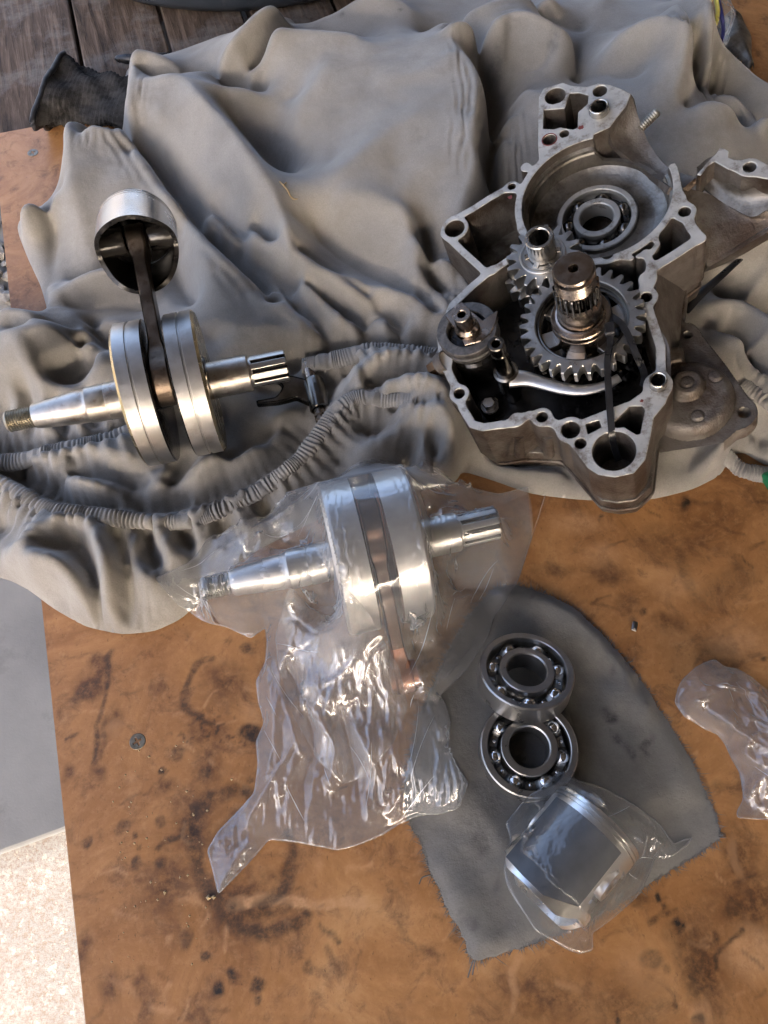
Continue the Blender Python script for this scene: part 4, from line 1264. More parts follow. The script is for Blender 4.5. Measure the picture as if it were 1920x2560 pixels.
for k in range(7): pr += [(15.2, gz + (.72 + .03 * k) * hL), (15.9, gz + (.735 + .03 * k) * hL)]
pr += [(15.6, gz + .95 * hL), (15.6, gz + .975 * hL), (14.4, gz + hL), (3.9, gz + hL), (2.9, gz + hL - 3), (2.5, gz + hL - 14), (.01, gz + hL - 15)]
B().add(*lathe(pr, 56)).obj('shaft_tip', M['shaft'], g1, 30)
iz = 6.0
ic = K1(585, 872, iz)
RI = np.linalg.norm(K1(755, 850, iz) - K1(425, 880, iz)) / 2 * 1.08
itop = axis_top(K1, 585, 872, iz, K1, 563, 787)
g2 = case_thing('input_shaft', 'hollow input shaft with the small toothed gear beside the crank chamber bearing', 'gear shaft', ic, 0)
B().add(*gear(16, RI, RI - 8.4, 13, iz - 15, iz, .8)).obj('gear', M['gearsteel'], g2, 30)
B().add(*lathe([(12, iz), (19.8, iz), (19.8, iz + .9), (19.2, iz + 1.4), (18, iz + 1.4), (17.6, iz + .6), (16.8, iz + .6), (16.3, iz + 1.6), (13, iz + 1.6)][::-1], 48)).obj('washer', M['gearsteel'], g2, 30)
q = B()
for k in range(6):
    a = R(60 * k)
    pts = [(r * math.cos(a + s), r * math.sin(a + s)) for r, s in ((12, -.2), (15.2, -.16), (15.2, .16), (12, .2))]
    q.add(*prism(pts, iz + 1, iz + 3, .3))
q.obj('lock_tabs', M['dowel'], g2, 30)
B().add(*lathe([(8.2, -40), (8.2, itop - .8), (9, itop), (11.4, itop), (12.2, itop - .9), (12.2, iz + 1), (12.2, -45)][::-1], 48)).obj('sleeve', M['dowel'], g2, 30)
B().add(*gear(20, RI + 5, RI - 1.5, 12, iz - 32, iz - 19, .7)).obj('gear', M['gearsteel'], g2, 30)
# shift drum
dz_ = 10.0
dcn = K2(222, 345, dz_)
DR = np.linalg.norm(K2(362, 300, dz_) - K2(80, 400, dz_)) / 2
g3_ = case_thing('shift_drum', 'round shift drum with a dark rough rim and a hollow centre post', 'shift drum', dcn, 0)
B().add(*lathe([(DR * .66, dz_ - 8), (DR * .66, dz_ - .6), (DR * .69, dz_), (DR - .8, dz_), (DR, dz_ - .9), (DR, dz_ - 5), (DR - 1.2, dz_ - 5.6), (DR - 1.2, dz_ - 9), (DR, dz_ - 10), (DR, dz_ - 14), (DR - 4, dz_ - 16)][::-1], 64)).obj('rim', M['drumrim'], g3_, 30)
B().add(*lathe([(DR - 3.5, dz_ - 14), (DR - 3.5, dz_ - 22), (DR - 1, dz_ - 24), (DR - 1, dz_ - 30), (DR - 4, dz_ - 32), (DR - 4, dz_ - 60)], 48)).obj('drum', M['oil'], g3_, 30)
B().add([(x, y, dz_ - 8) for x, y in circle(0, 0, DR - 2, 40)], [tuple(range(40))]).obj('well', M['oil'], g3_, 0)
def dl(x, y, z=dz_): return K2(x, y, z) - dcn
plate = [dl(*q) for q in ((122, 292), (160, 250), (200, 222), (240, 262), (300, 310), (370, 262), (362, 320), (335, 372), (290, 410), (215, 430), (200, 400), (165, 345))]
B().add(*prism(plate[::-1], dz_ - 6, dz_ + 1.4, .5)).obj('cam_plate', M['shaft'], g3_, 20)
ptop = axis_top(K2, 228, 352, dz_, K2, 183, 284)
ph = min(max(ptop, dz_ + 14), dz_ + 34)
pc_ = dl(228, 352)
pm = frame((pc_[0], pc_[1], 0), (1, 0, 0), (0, 1, 0), (0, 0, 1))
B().add(*lathe([(3.4, ph - 12), (3.4, ph - .6), (4.0, ph), (7.2, ph), (7.8, ph - .7), (7.8, dz_ + 8), (10.4, dz_ + 5), (10.8, dz_ + 1)][::-1], 36), 0, pm).obj('post', M['shaft'], g3_, 30)
# shift fork with its hollow rail
rz = -4.0
rc = K2(408, 548, rz)
rtop = axis_top(K2, 408, 548, rz, K2, 375, 412)
g4 = case_thing('shift_fork', 'chromed shift fork on a hollow upright rail reaching under the large gear', 'shift fork', rc, 0)
B().add(*lathe([(3.6, rtop - 14), (3.6, rtop - .5), (4.2, rtop), (6.2, rtop), (6.9, rtop - .8), (6.9, rtop - 9), (6.2, rtop - 10), (6.2, rtop - 13), (6.9, rtop - 14), (6.9, rz), (6.9, -50)][::-1], 32)).obj('rail', M['oilsteel'], g4, 30)
B().add(*lathe([(6.9, rz + .3), (8.6, rz + .3), (10.6, rz - 1), (10.8, rz - 24), (9.6, rz - 26), (9.6, rz - 30), (7, rz - 30)][::-1], 36)).obj('hub', M['oilsteel'], g4, 30)
arm = spl([np.append(K2(x, y, z) - rc, z) for x, y, z in ((430, 585, rz - 6), (500, 585, rz - 7), (580, 605, rz - 8), (680, 632, rz - 8), (780, 640, rz - 8), (880, 618, rz - 8), (950, 580, rz - 8))], 40)
B().add(*tube(arm, np.interp(np.arange(40), [0, 8, 20, 39], [9, 6.5, 5.5, 4]), 12, flat=.55)).obj('arm', M['newsteel'], g4, 60)
# small hex bolt in the corner
hb = K2(330, 708, -40)
g5 = case_thing('hex_bolt', 'small oily hex bolt down in the front corner of the gearbox', 'bolt', hb, -40)
B().add(*prism([(6 * math.cos(R(60 * k)), 6 * math.sin(R(60 * k))) for k in range(6)], -12, 4, .8)).obj('head', M['dowel'], g5, 20)
B().add(*lathe([(9, -13), (9, -2), (8, -1.4), (5, -1.4)], 24)).obj('flange', M['oilsteel'], g5, 30)
# black cable tie looped round the gear and hanging into the oil passage
ct = case_thing('cable_tie', 'black cable tie looped through the large gear, its tail hanging into the oil passage', 'cable tie', gc_, 0)
def cl(f0, x, y, z): return np.append(f0(x, y, z) - gc_, z)
def strap(pts, w, t, nrm=(0, 0, 1)):
    p = spl(pts, 50)
    tg = np.gradient(p, axis=0); tg /= np.linalg.norm(tg, axis=1)[:, None]
    V, Fc = [], []
    for i in range(50):
        s = unit(np.cross(tg[i], nrm)); m_ = np.cross(s, tg[i])
        for a, b_ in ((-1, -1), (1, -1), (1, 1), (-1, 1)): V.append(p[i] + s * a * w / 2 + m_ * b_ * t / 2)
    Fc = [tuple(reversed(x)) for x in grid_faces(50, 4, True)] + [(0, 1, 2, 3), (199, 198, 197, 196)]
    return V, Fc
B().add(*strap([cl(K2, 878, 195, -2), cl(K2, 896, 245, 11), cl(K2, 908, 330, 13), cl(K2, 905, 420, 12.5), cl(K2, 893, 500, 11), cl(K2, 897, 600, 8), cl(K2, 906, 740, 4), cl(K2, 915, 850, -2), cl(K2, 925, 905, -16), cl(K2, 945, 975, -30)], 5.2, 1.4, (.2, -.5, 1))).obj('strap', M['blackplastic'], ct, 30)
B().add(*strap([cl(K2, 908, 285, 12), cl(K2, 960, 325, 13), cl(K2, 1000, 395, 12), cl(K2, 1035, 480, 8), cl(K2, 1068, 560, -4), cl(K2, 1062, 620, -20)], 5.2, 1.4)).obj('strap', M['blackplastic'], ct, 30)
hp = cl(K2, 904, 350, 14.5)
v, f = bevbox((0, 0, 0), (8.5, 11, 6), 1)
B().add(v, f, 0, frame(hp, (1, 0, 0), (0, 1, 0), (0, 0, 1))).obj('head', M['blackplastic'], ct, 20)
0 and print('case', RG, RI, DR, gtop, itop, ptop, rtop, CH_R, np.linalg.norm(K1(478, 620) - K1(1185, 560)) / 2)
# sharp random creases
def creases(X, Y, n, lo, hi, ang, spread, amp, wid, seed, box):
    q = np.random.default_rng(seed)
    h = np.zeros(X.shape)
    for _ in range(n):
        c = np.array([q.uniform(box[0], box[1]), q.uniform(box[2], box[3])])
        a = ang(c) + q.normal(0, spread)
        L = q.uniform(lo, hi) / 2
        k = q.normal(0, .25)
        d = np.array([math.cos(a), math.sin(a)])
        nrm = np.array([-d[1], d[0]])
        pts = [c + d * L * t + nrm * L * k * t * t + nrm * q.normal(0, 1.2) for t in (-1, -.5, 0, .5, 1)]
        w = wid * q.uniform(.5, 1.5)
        sg = q.choice([1, 1, -.7]) * amp * q.uniform(.4, 1.3)
        st_x = X[0, 1] - X[0, 0]
        R_ = L * 1.2 + w
        j0, j1 = [int(np.clip((c[0] + t * R_ - X[0, 0]) / st_x, 0, X.shape[1])) for t in (-1, 1)]
        i0, i1 = [int(np.clip((c[1] + t * R_ - Y[0, 0]) / st_x, 0, X.shape[0])) for t in (-1, 1)]
        if j1 <= j0 or i1 <= i0: continue
        xx, yy = X[i0:i1, j0:j1], Y[i0:i1, j0:j1]
        s = np.clip(1 - np.hypot(xx - c[0], yy - c[1]) / (L * 1.15), 0, 1) ** .5
        h[i0:i1, j0:j1] += sg * np.clip(1 - chain_dist(xx, yy, pts) / w, 0, 1) * s
    return h
# the grey fitted sheet ---------------------------------------------------
DX = 2.5
CX, CY = np.meshgrid(np.arange(-620, 700, DX), np.arange(120, 1290, DX))
outline = [(262, 172), (275, 140), (310, 128), (400, 106), (470, 75), (560, 58), (590, 38), (612, 30), (632, 36), (650, 62), (700, 36), (760, 6), (800, -24), (1000, -60), (1300, -60), (1490, -30), (1505, 10), (1522, 60), (1538, 98), (1580, 138), (1659, 196), (1760, 260), (1800, 500), (1800, 900), (1760, 990), (1690, 1010), (1650, 995), (1612, 972), (1590, 975), (1560, 1022), (1500, 1052), (1420, 1072), (1350, 1078), (1250, 1074), (1150, 1062), (1060, 1030), (1000, 1012), (985, 1035), (940, 1050), (860, 1060), (700, 1110), (560, 1180), (470, 1240), (425, 1300), (385, 1335), (330, 1360), (260, 1367), (180, 1350), (110, 1310), (60, 1272), (20, 1250), (-60, 1230), (-140, 1180), (-160, 900), (-120, 720), (-40, 690), (0, 676), (22, 671), (58, 684), (98, 690), (100, 668), (84, 610), (58, 556), (36, 500), (34, 478), (56, 458), (96, 442), (140, 410), (142, 384), (134, 330), (137, 308), (152, 284), (182, 270), (225, 276), (262, 292), (270, 280), (268, 245)]
opts = []
for i in range(len(outline)):
    a, b_ = np.array(outline[i]), np.array(outline[(i + 1) % len(outline)])
    for t in np.arange(0, 1, .25): opts.append(D(*(a + (b_ - a) * t), 6)[:2])
opts = np.array(opts)
opts = (opts + .5 * (np.roll(opts, 1, 0) + np.roll(opts, -1, 0))) / 2
hfix, hcnt = np.zeros(CX.shape), np.zeros(CX.shape)
def rast(pts, n=None):
    p = np.array(pts, float)
    k = max(8, int(np.linalg.norm(np.diff(p[:, :2], axis=0), axis=1).sum() / 2.2))
    for x, y, h in spl(p, k):
        w = D(x, y, h)
        j, i = int(round((w[0] - CX[0, 0]) / DX)), int(round((w[1] - CY[0, 0]) / DX))
        if 0 <= i < CX.shape[0] and 0 <= j < CX.shape[1]:
            hfix[i, j] += h
            hcnt[i, j] += 1
LINES = [
 # top left heap
 [(605, 36, 62), (560, 75, 66), (480, 145, 60), (430, 166, 50), (370, 158, 48), (310, 140, 48), (285, 150, 45)],
 [(560, 182, 34), (600, 130, 38), (640, 82, 40)],
 [(515, 205, 42), (535, 180, 50), (570, 130, 62), (595, 95, 70), (650, 97, 70), (740, 100, 72), (795, 118, 68)],
 [(612, 80, 44), (660, 84, 36), (720, 82, 36), (770, 98, 36)],
 [(660, 58, 30), (720, 44, 40), (800, 10, 48), (880, 30, 50), (900, 60, 48)],
 [(300, 178, 38), (370, 188, 34), (460, 193, 34), (570, 204, 38)],
 [(276, 203, 46), (340, 198, 54), (400, 197, 60), (500, 210, 58), (600, 216, 54), (650, 212, 56)],
 [(262, 182, 26), (268, 245, 28)],
 [(300, 143, 50), (283, 200, 48), (273, 270, 48), (300, 318, 48), (350, 378, 50), (395, 442, 50), (450, 507, 50), (500, 562, 48), (560, 612, 46), (620, 667, 42), (655, 735, 40)],
 [(262, 298, 16), (296, 336, 12), (340, 395, 10), (384, 458, 12), (436, 524, 14), (496, 584, 18), (556, 640, 18), (606, 692, 18)],
 [(400, 200, 60), (450, 250, 66), (500, 300, 68), (540, 360, 68), (570, 410, 66), (600, 470, 64), (625, 530, 60), (650, 590, 54), (690, 650, 48), (740, 700, 44)],
 [(340, 260, 50), (400, 340, 44), (440, 410, 38), (490, 480, 34), (550, 560, 34), (620, 632, 32), (680, 702, 34)],
 [(500, 250, 40), (560, 310, 32), (600, 352, 30), (618, 384, 30)],
 [(800, 124, 70), (740, 150, 70), (690, 185, 68), (655, 225, 64), (645, 265, 58), (652, 320, 52), (640, 360, 46), (612, 386, 38)],
 [(640, 490, 50), (700, 430, 60), (760, 375, 68), (825, 315, 73), (900, 275, 77)],
 [(850, 380, 66), (920, 360, 72), (980, 330, 76)],
 [(905, 95, 66), (950, 110, 74), (1000, 145, 78), (1030, 195, 80), (1036, 280, 80), (1034, 370, 76), (1018, 430, 68), (990, 475, 62)],
 [(1010, 112, 44), (1030, 150, 40), (1046, 200, 30), (1053, 300, 18), (1056, 395, 14), (1040, 450, 20)],
 [(920, 82, 40), (955, 92, 34), (992, 112, 34)],
 [(940, 72, 62), (1000, 45, 66), (1100, 25, 68), (1200, 15, 66)],
 [(1005, 136, 66), (1052, 220, 64), (1076, 330, 58), (1082, 400, 50)],
 [(964, 92, 80), (1030, 76, 82), (1099, 70, 82), (1179, 90, 82), (1246, 108, 76)], [(1005, 58, 50), (1100, 44, 50), (1200, 58, 50), (1262, 70, 48)], [(1090, 120, 56), (1180, 150, 54)], [(1120, 200, 66), (1190, 240, 70)],
 [(1307, 5, 56), (1256, 105, 52), (1240, 182, 48)],
 [(1322, 104, 80), (1404, 95, 88), (1444, 113, 90), (1486, 121, 92), (1470, 152, 84), (1462, 200, 76), (1452, 250, 66)], [(1325, 78, 56), (1400, 64, 60), (1455, 84, 60)], [(1300, 160, 60), (1380, 180, 60)],
 [(1440, 50, 80), (1484, 105, 84)],
 [(1503, 5, 70), (1528, 110, 74), (1531, 140, 72), (1520, 170, 62), (1512, 215, 54)],
 [(1486, 150, 40), (1474, 220, 20), (1468, 262, 16)], [(1519, 205, 46), (1579, 228, 60), (1659, 268, 66)],
 [(1548, 108, 42), (1600, 152, 42), (1659, 204, 40), (1740, 260, 40)],
 [(1535, 160, 34), (1528, 240, 26)],
 [(1470, 262, 52), (1495, 252, 66), (1515, 251, 70), (1560, 259, 68), (1578, 264, 62)],
 [(1503, 256, 68), (1540, 294, 62), (1578, 326, 58)],
 [(1545, 250, 50), (1575, 290, 36), (1620, 320, 32)],
 [(1600, 268, 36), (1659, 310, 40)],
 [(1060, 300, 50), (1100, 250, 60), (1150, 300, 60)], [(1090, 440, 40), (1060, 520, 34)],
 # second lobe, behind and left of the piston
 [(182, 273, 42), (152, 292, 48), (147, 340, 46), (160, 420, 42), (178, 490, 34), (200, 560, 26)],
 [(192, 294, 50), (250, 310, 48), (290, 345, 40)], [(194, 303, 28), (206, 330, 30)],
 [(260, 380, 44), (330, 470, 40)],
 [(36, 482, 36), (70, 457, 42), (110, 442, 38), (146, 418, 30)],
 [(38, 502, 34), (60, 560, 36), (85, 612, 32), (100, 655, 26)],
 [(118, 470, 16), (112, 550, 14), (108, 610, 14)],
 [(90, 654, 24), (150, 636, 32), (213, 603, 40), (245, 597, 40), (290, 606, 34)],
 [(90, 657, 24), (187, 695, 28), (262, 702, 26)],
 [(150, 600, 14), (215, 585, 16), (280, 570, 16)], [(160, 662, 18), (240, 650, 18), (310, 660, 18)],
 [(390, 500, 34), (430, 570, 42), (470, 640, 40), (520, 700, 34)], [(370, 560, 16), (420, 660, 16)],
 [(360, 640, 24), (410, 700, 28), (470, 735, 24)],
 # gathers running into the upper elastic
 [(435, 458, 44), (508, 500, 48), (612, 568, 50), (685, 615, 50), (760, 648, 48), (796, 658, 44)],
 [(442, 486, 28), (520, 535, 30), (590, 582, 32), (659, 632, 32), (716, 662, 30), (770, 700, 28)],
 [(549, 484, 44), (580, 521, 48), (640, 552, 54)], [(556, 512, 30), (600, 552, 34)],
 [(643, 538, 58), (700, 572, 56), (737, 590, 56), (800, 622, 54), (845, 643, 52), (900, 668, 48), (945, 684, 44)],
 [(650, 575, 36), (700, 602, 36), (760, 632, 36), (830, 668, 34), (880, 695, 32)],
 [(672, 486, 40), (716, 533, 38), (789, 585, 38), (867, 627, 36), (930, 662, 34)],
 [(737, 434, 64), (815, 453, 66), (888, 482, 64), (893, 520, 58), (895, 573, 54), (925, 630, 48), (957, 680, 42)],
 [(770, 480, 54), (840, 530, 52), (870, 585, 46)],
 [(912, 508, 40), (918, 573, 34), (950, 640, 28)],
 [(560, 640, 42), (620, 680, 44), (660, 718, 42), (690, 742, 38)], [(640, 668, 28), (690, 712, 28), (720, 740, 28)],
 [(720, 690, 46), (760, 715, 44), (785, 738, 40)],
 [(800, 690, 46), (835, 715, 44), (850, 740, 40)], [(790, 700, 30), (815, 735, 30)], [(880, 710, 42), (895, 738, 40)], [(860, 705, 30), (872, 738, 30)],
 [(763, 153, 70), (784, 172, 72), (775, 219, 70), (737, 292, 64), (716, 365, 58)], [(794, 177, 72), (867, 187, 76), (945, 182, 78), (971, 151, 80)],
 [(880, 610, 48), (945, 690, 30)], [(900, 520, 64), (950, 570, 58), (985, 600, 42)],
 [(655, 772, 36), (717, 769, 38), (800, 756, 40), (867, 756, 40), (934, 762, 38)],
 [(640, 800, 12), (717, 788, 10), (800, 775, 10), (930, 782, 12)],
 # inside the sheet mouth
 [(560, 840, 14), (640, 835, 14), (700, 856, 14)], [(500, 1000, 16), (560, 960, 14), (620, 920, 14)],
 [(735, 890, 28), (762, 838, 42), (800, 806, 46), (870, 782, 46), (935, 792, 40)],
 [(650, 822, 22), (730, 803, 32), (770, 800, 34)], [(700, 835, 14), (760, 815, 18)],
 [(800, 868, 34), (850, 840, 48), (900, 832, 50), (955, 858, 46), (985, 905, 40)], [(800, 850, 26), (860, 822, 28), (920, 812, 30)],
 [(735, 1005, 20), (790, 990, 34), (870, 938, 36), (915, 930, 34)], [(790, 940, 18), (860, 905, 20)],
 [(905, 905, 46), (912, 960, 40), (935, 1012, 24)], [(930, 900, 50), (975, 960, 46), (990, 1000, 30)], [(932, 960, 22), (938, 1005, 10)],
 [(800, 1040, 18), (870, 1000, 22)], [(880, 1010, 16), (900, 970, 18)],
 # lower elastic and inside of it
 [(-60, 1010, 26), (-10, 1035, 26), (40, 1062, 26), (90, 1092, 26), (150, 1112, 28), (260, 1122, 30), (380, 1122, 30), (480, 1097, 30), (560, 1062, 32), (640, 1012, 34), (690, 952, 36), (730, 902, 38), (760, 886, 40), (860, 886, 42), (912, 893, 40)],
 [(20, 1030, 8), (100, 1068, 8), (200, 1098, 8), (350, 1098, 8), (470, 1070, 10), (550, 1034, 12), (625, 984, 12), (680, 920, 12)],
 [(116, 1000, 30), (180, 1052, 36), (285, 1082, 26)], [(176, 970, 28), (262, 1000, 30), (338, 1014, 22)], [(130, 1040, 14), (230, 1030, 16), (300, 1050, 14)],
 [(367, 1014, 26), (338, 1060, 28), (311, 1088, 18)], [(505, 968, 30), (430, 1016, 32), (345, 1084, 16)], [(420, 990, 16), (370, 1050, 14)],
 [(560, 955, 30), (490, 1008, 30), (410, 1074, 20)], [(500, 1030, 16), (450, 1062, 14)], [(620, 885, 24), (590, 930, 28)],
 [(60, 1000, 4), (50, 1030, 4)],
 # lower left lobe
 [(-40, 1236, 22), (0, 1222, 26), (82, 1170, 38), (142, 1137, 38), (190, 1142, 36)],
 [(206, 1150, 38), (232, 1195, 46), (242, 1258, 44), (234, 1335, 26)],
 [(34, 1242, 26), (94, 1216, 44), (150, 1228, 42), (182, 1268, 36), (200, 1335, 22)],
 [(67, 1256, 22), (128, 1282, 16), (160, 1334, 12)], [(115, 1192, 18), (170, 1172, 16), (196, 1222, 14), (212, 1285, 14), (216, 1335, 12)],
 [(262, 1165, 20), (277, 1250, 18), (268, 1335, 12)], [(338, 1130, 32), (360, 1180, 32), (385, 1218, 26)], [(322, 1150, 14), (342, 1235, 10)],
 [(292, 1155, 30), (313, 1252, 30), (362, 1287, 20)], [(420, 1130, 30), (440, 1170, 26), (470, 1195, 16)], [(390, 1140, 12), (415, 1190, 8)], [(520, 1110, 30), (540, 1150, 24)], [(480, 1130, 12), (500, 1170, 8)], [(600, 1065, 30), (620, 1110, 24)], [(565, 1085, 12), (580, 1120, 8)],
 [(20, 1100, 26), (60, 1130, 24), (40, 1180, 22)], [(0, 1150, 14), (30, 1140, 12)],
 # left middle lobes above the left elastic
 [(8, 676, 34), (56, 690, 38), (120, 708, 38), (197, 722, 28)], [(0, 749, 34), (34, 742, 42), (112, 738, 42), (191, 738, 34)], [(30, 716, 22), (110, 722, 22), (170, 728, 20)],
 [(34, 742, 42), (68, 776, 42), (98, 828, 32), (142, 845, 28), (196, 845, 24)], [(124, 836, 10), (157, 825, 8), (191, 760, 10)], [(0, 791, 34), (38, 787, 38), (42, 828, 28), (36, 900, 26)],
 [(203, 767, 38), (232, 790, 36), (259, 797, 28)], [(213, 802, 10), (219, 832, 8)], [(202, 716, 8), (240, 754, 8)], [(203, 770, 38), (198, 800, 34), (205, 850, 26)],
 [(-60, 995, 28), (0, 988, 28), (60, 978, 28), (140, 963, 28), (220, 948, 28), (300, 922, 26)], [(0, 1012, 5), (60, 1000, 5), (140, 984, 6), (220, 970, 8), (290, 950, 8)],
 [(60, 850, 16), (70, 930, 14)], [(100, 870, 30), (110, 940, 28)], [(130, 880, 16), (140, 935, 14)], [(165, 870, 30), (175, 935, 28)], [(200, 880, 14), (205, 925, 14)], [(230, 870, 28), (238, 925, 26)], [(20, 880, 16), (15, 950, 14)],
 # right of the crankcase
 [(1480, 681, 40), (1545, 674, 50), (1587, 674, 52), (1629, 708, 56), (1659, 760, 54), (1720, 820, 50)], [(1531, 645, 24), (1573, 662, 20), (1629, 693, 26), (1657, 724, 30), (1720, 760, 34)],
 [(1522, 717, 36), (1587, 738, 48), (1659, 764, 50)], [(1545, 755, 10), (1601, 838, 8), (1625, 850, 8)], [(1575, 745, 46), (1630, 800, 40), (1680, 870, 34)],
 [(1659, 520, 60), (1600, 560, 60), (1545, 605, 50)], [(1659, 600, 50), (1610, 640, 48)],
 [(1150, 1046, 12), (1300, 1064, 16), (1420, 1060, 18), (1520, 1030, 22), (1588, 968, 26)], [(1545, 1015, 30), (1552, 965, 34), (1590, 940, 26)], [(1480, 1020, 14), (1520, 975, 14)],
 [(1560, 955, 30), (1600, 970, 30), (1640, 985, 30), (1700, 990, 30)], [(1600, 850, 28), (1659, 882, 30), (1720, 900, 30)], [(1620, 930, 12), (1680, 950, 12)],
]
for L in LINES: rast(L)
fixed = hcnt > 0
hfix = np.where(fixed, hfix / np.maximum(hcnt, 1), 0)
sdf = poly_sdf(CX, CY, opts)
bnd = (sdf > -DX * 1.2) & (sdf < DX)
fixed2 = fixed & (sdf < -6)
hf = np.where(fixed2, hfix, 14.0)
H = solve(hf, fixed2 | bnd, None, 20, 300)
wr = np.clip(-sdf / 30, 0, 1)
big = blur(H, 28)
H = np.maximum(big * 1.05 + 2.0 * (H - big), 2.0)
H = blur(H, .6)
PU = np.zeros(H.shape)
# puckers along the elastic: folds perpendicular to the hem that die out away from it
def Dl(pts, h): return np.array([D(x, y, h)[:2] for x, y in pts])
HEMS = [
 ([(650, 772), (690, 771), (740, 765), (800, 755), (867, 754), (934, 760), (950, 768)], 40, 15.0),
 ([(-70, 995), (0, 988), (60, 978), (140, 964), (220, 949), (305, 921)], 29, 14.0),
 ([(-60, 1008), (-10, 1036), (40, 1064), (90, 1094), (150, 1114), (260, 1124), (380, 1124), (480, 1099), (560, 1064), (640, 1014), (690, 954), (726, 906), (760, 886), (800, 881), (860, 884), (918, 894)], 33, 12.0),
 ([(1580, 958), (1610, 972), (1640, 985), (1700, 995)], 30, 13.0),
 ([(1596, 842), (1630, 866), (1659, 886), (1720, 910)], 28, 12.0),
]
for k, (pts, h, w) in enumerate(HEMS):
    c = spl(Dl(pts, h), 160)
    s = np.concatenate([[0], np.cumsum(np.linalg.norm(np.diff(c, axis=0), axis=1))])
    best, arc = np.full(CX.shape, 1e9), np.zeros(CX.shape)
    sel = (CX > c[:, 0].min() - 70) & (CX < c[:, 0].max() + 70) & (CY > c[:, 1].min() - 70) & (CY < c[:, 1].max() + 70)
    xx, yy = CX[sel], CY[sel]
    d2 = (xx[:, None] - c[None, :, 0]) ** 2 + (yy[:, None] - c[None, :, 1]) ** 2
    am = d2.argmin(1)
    d, a = np.sqrt(d2.min(1)), s[am]
    ph = a + 5 * vnoise(a, d * 0 + k * 40, 22, 60 + k) + 2.5 * vnoise(xx, yy, 30, 70 + k)
    amp = 4.6 * np.exp(-np.maximum(d - 5, 0) / 22) * (.6 + .7 * np.abs(vnoise(a, a * 0, 30, 80 + k)))
    PU[sel] += amp * (np.abs(((ph / 11.0) % 1.0) - .5) * 4 - 1) * np.clip(d / 6, 0, 1)
H += wr * (1.0 * fbm(CX, CY, 46, 21, 3) + 1.3 * vnoise(CX + 9 * vnoise(CX, CY, 50, 3), CY * .6, 24, 31))
H += wr * 1.5 * (crumple(CX, CY, 60, 141, 7) - .5) * 3 + wr * .8 * (crumple(CX, CY, 26, 151, 7) - .5) * 2
H = blur(H, .5)
e = np.clip(-sdf / 15.0, 0, 1)
H = H * np.sqrt(np.clip(1 - (1 - e) ** 2, 0, 1)) + 1.0
# things lying on the sheet press it down
def under_cyl(A, Bp, r):
    ax = Bp - A
    L = np.hypot(ax[0], ax[1])
    u = ax / L
    t = ((CX - A[0]) * u[0] + (CY - A[1]) * u[1]) / L
    dd = np.abs(-(CX - A[0]) * u[1] + (CY - A[1]) * u[0])
    z = A[2] + (Bp[2] - A[2]) * t
    lo = z - np.sqrt(np.maximum(r * r - dd * dd, 0))
    return np.where((t > 0) & (t < 1) & (dd < r), lo, 1e9)
def pt(Mx, x, y=0, z=0): return (Mx @ np.array([x, y, z, 1.0]))[:3]
lim = np.full(CX.shape, 1e9)
lim = np.minimum(lim, under_cyl(pt(OM, -34), pt(OM, 34), 60.5))
lim = np.minimum(lim, under_cyl(pt(OM, -136), pt(OM, -30), 15.5))
lim = np.minimum(lim, under_cyl(pt(OM, 30), pt(OM, 101), 15.5))
lim = np.minimum(lim, under_cyl(pt(PM, 0, 0, -34), pt(PM, 0, 0, 36), 34.5))
ol_w = np.array([(CF @ np.array([p[0], p[1], -84, 1.0]))[:2] for p in outl])
cz = (CO + nC * -84)
planez = cz[2] - ((CX - cz[0]) * nC[0] + (CY - cz[1]) * nC[1]) / nC[2]
so = poly_sdf(CX, CY, ol_w)
lim = np.where(so < 4, np.minimum(lim, planez - 2), lim)
pl_w = np.array([(CF @ np.array([p[0], p[1], -70, 1.0]))[:2] for p in pl])
sp2 = poly_sdf(CX, CY, pl_w)
lim = np.where(sp2 < 4, np.minimum(lim, planez + 10 / nC[2] - 2), lim)
Hc = np.minimum(H, np.maximum(lim - 1.0, .8))
soft = blur(Hc, 1.6)
H = np.minimum(H, np.minimum(np.maximum(soft, 0.8), np.maximum(lim - .8, .8)))
# stains
cst = np.zeros(CX.shape)
def cblot(x, y, r, a, h=60, el=1.0, rot=0.0):
    c = D(x, y, h)
    rr = D(x + r, y, h)[0] - c[0]
    dx, dy = CX - c[0] + 3 * fbm(CX, CY, 18, 8), CY - c[1] + 3 * fbm(CX, CY, 18, 9)
    u, w_ = dx * math.cos(rot) + dy * math.sin(rot), (-dx * math.sin(rot) + dy * math.cos(rot)) * el
    cst[:] = np.maximum(cst, a * np.clip((1 - np.hypot(u, w_) / rr) / .6, 0, 1))
for q in ((945, 90, 22, .95, 45, 2.0, -.5), (985, 116, 14, .95, 45, 1.3, -.4), (932, 84, 12, .9, 48), (975, 215, 10, .5, 76, 3, -.5), (1190, 118, 16, .35, 70), (1080, 112, 20, .3, 70), (1440, 130, 20, .35, 70), (1260, 40, 20, .3, 60), (1345, 55, 22, .3, 66), (870, 40, 6, .7, 48), (740, 35, 9, .6, 45), (330, 392, 16, .6, 40), (347, 402, 10, .6, 40), (1390, 60, 26, .25, 70), (1500, 60, 22, .25, 70)): cblot(*q)
def snap(X, Y, sd, Hh, keep=1.3):           # grid sheet whose border vertices sit exactly on the outline
    d = X[0, 1] - X[0, 0]
    gy_, gx_ = np.gradient(sd, d)
    g = np.hypot(gx_, gy_) + 1e-6
    out_ = np.maximum(sd, 0)
    return sheet_faces(sd < keep * d), X - gx_ / g * out_, Y - gy_ / g * out_
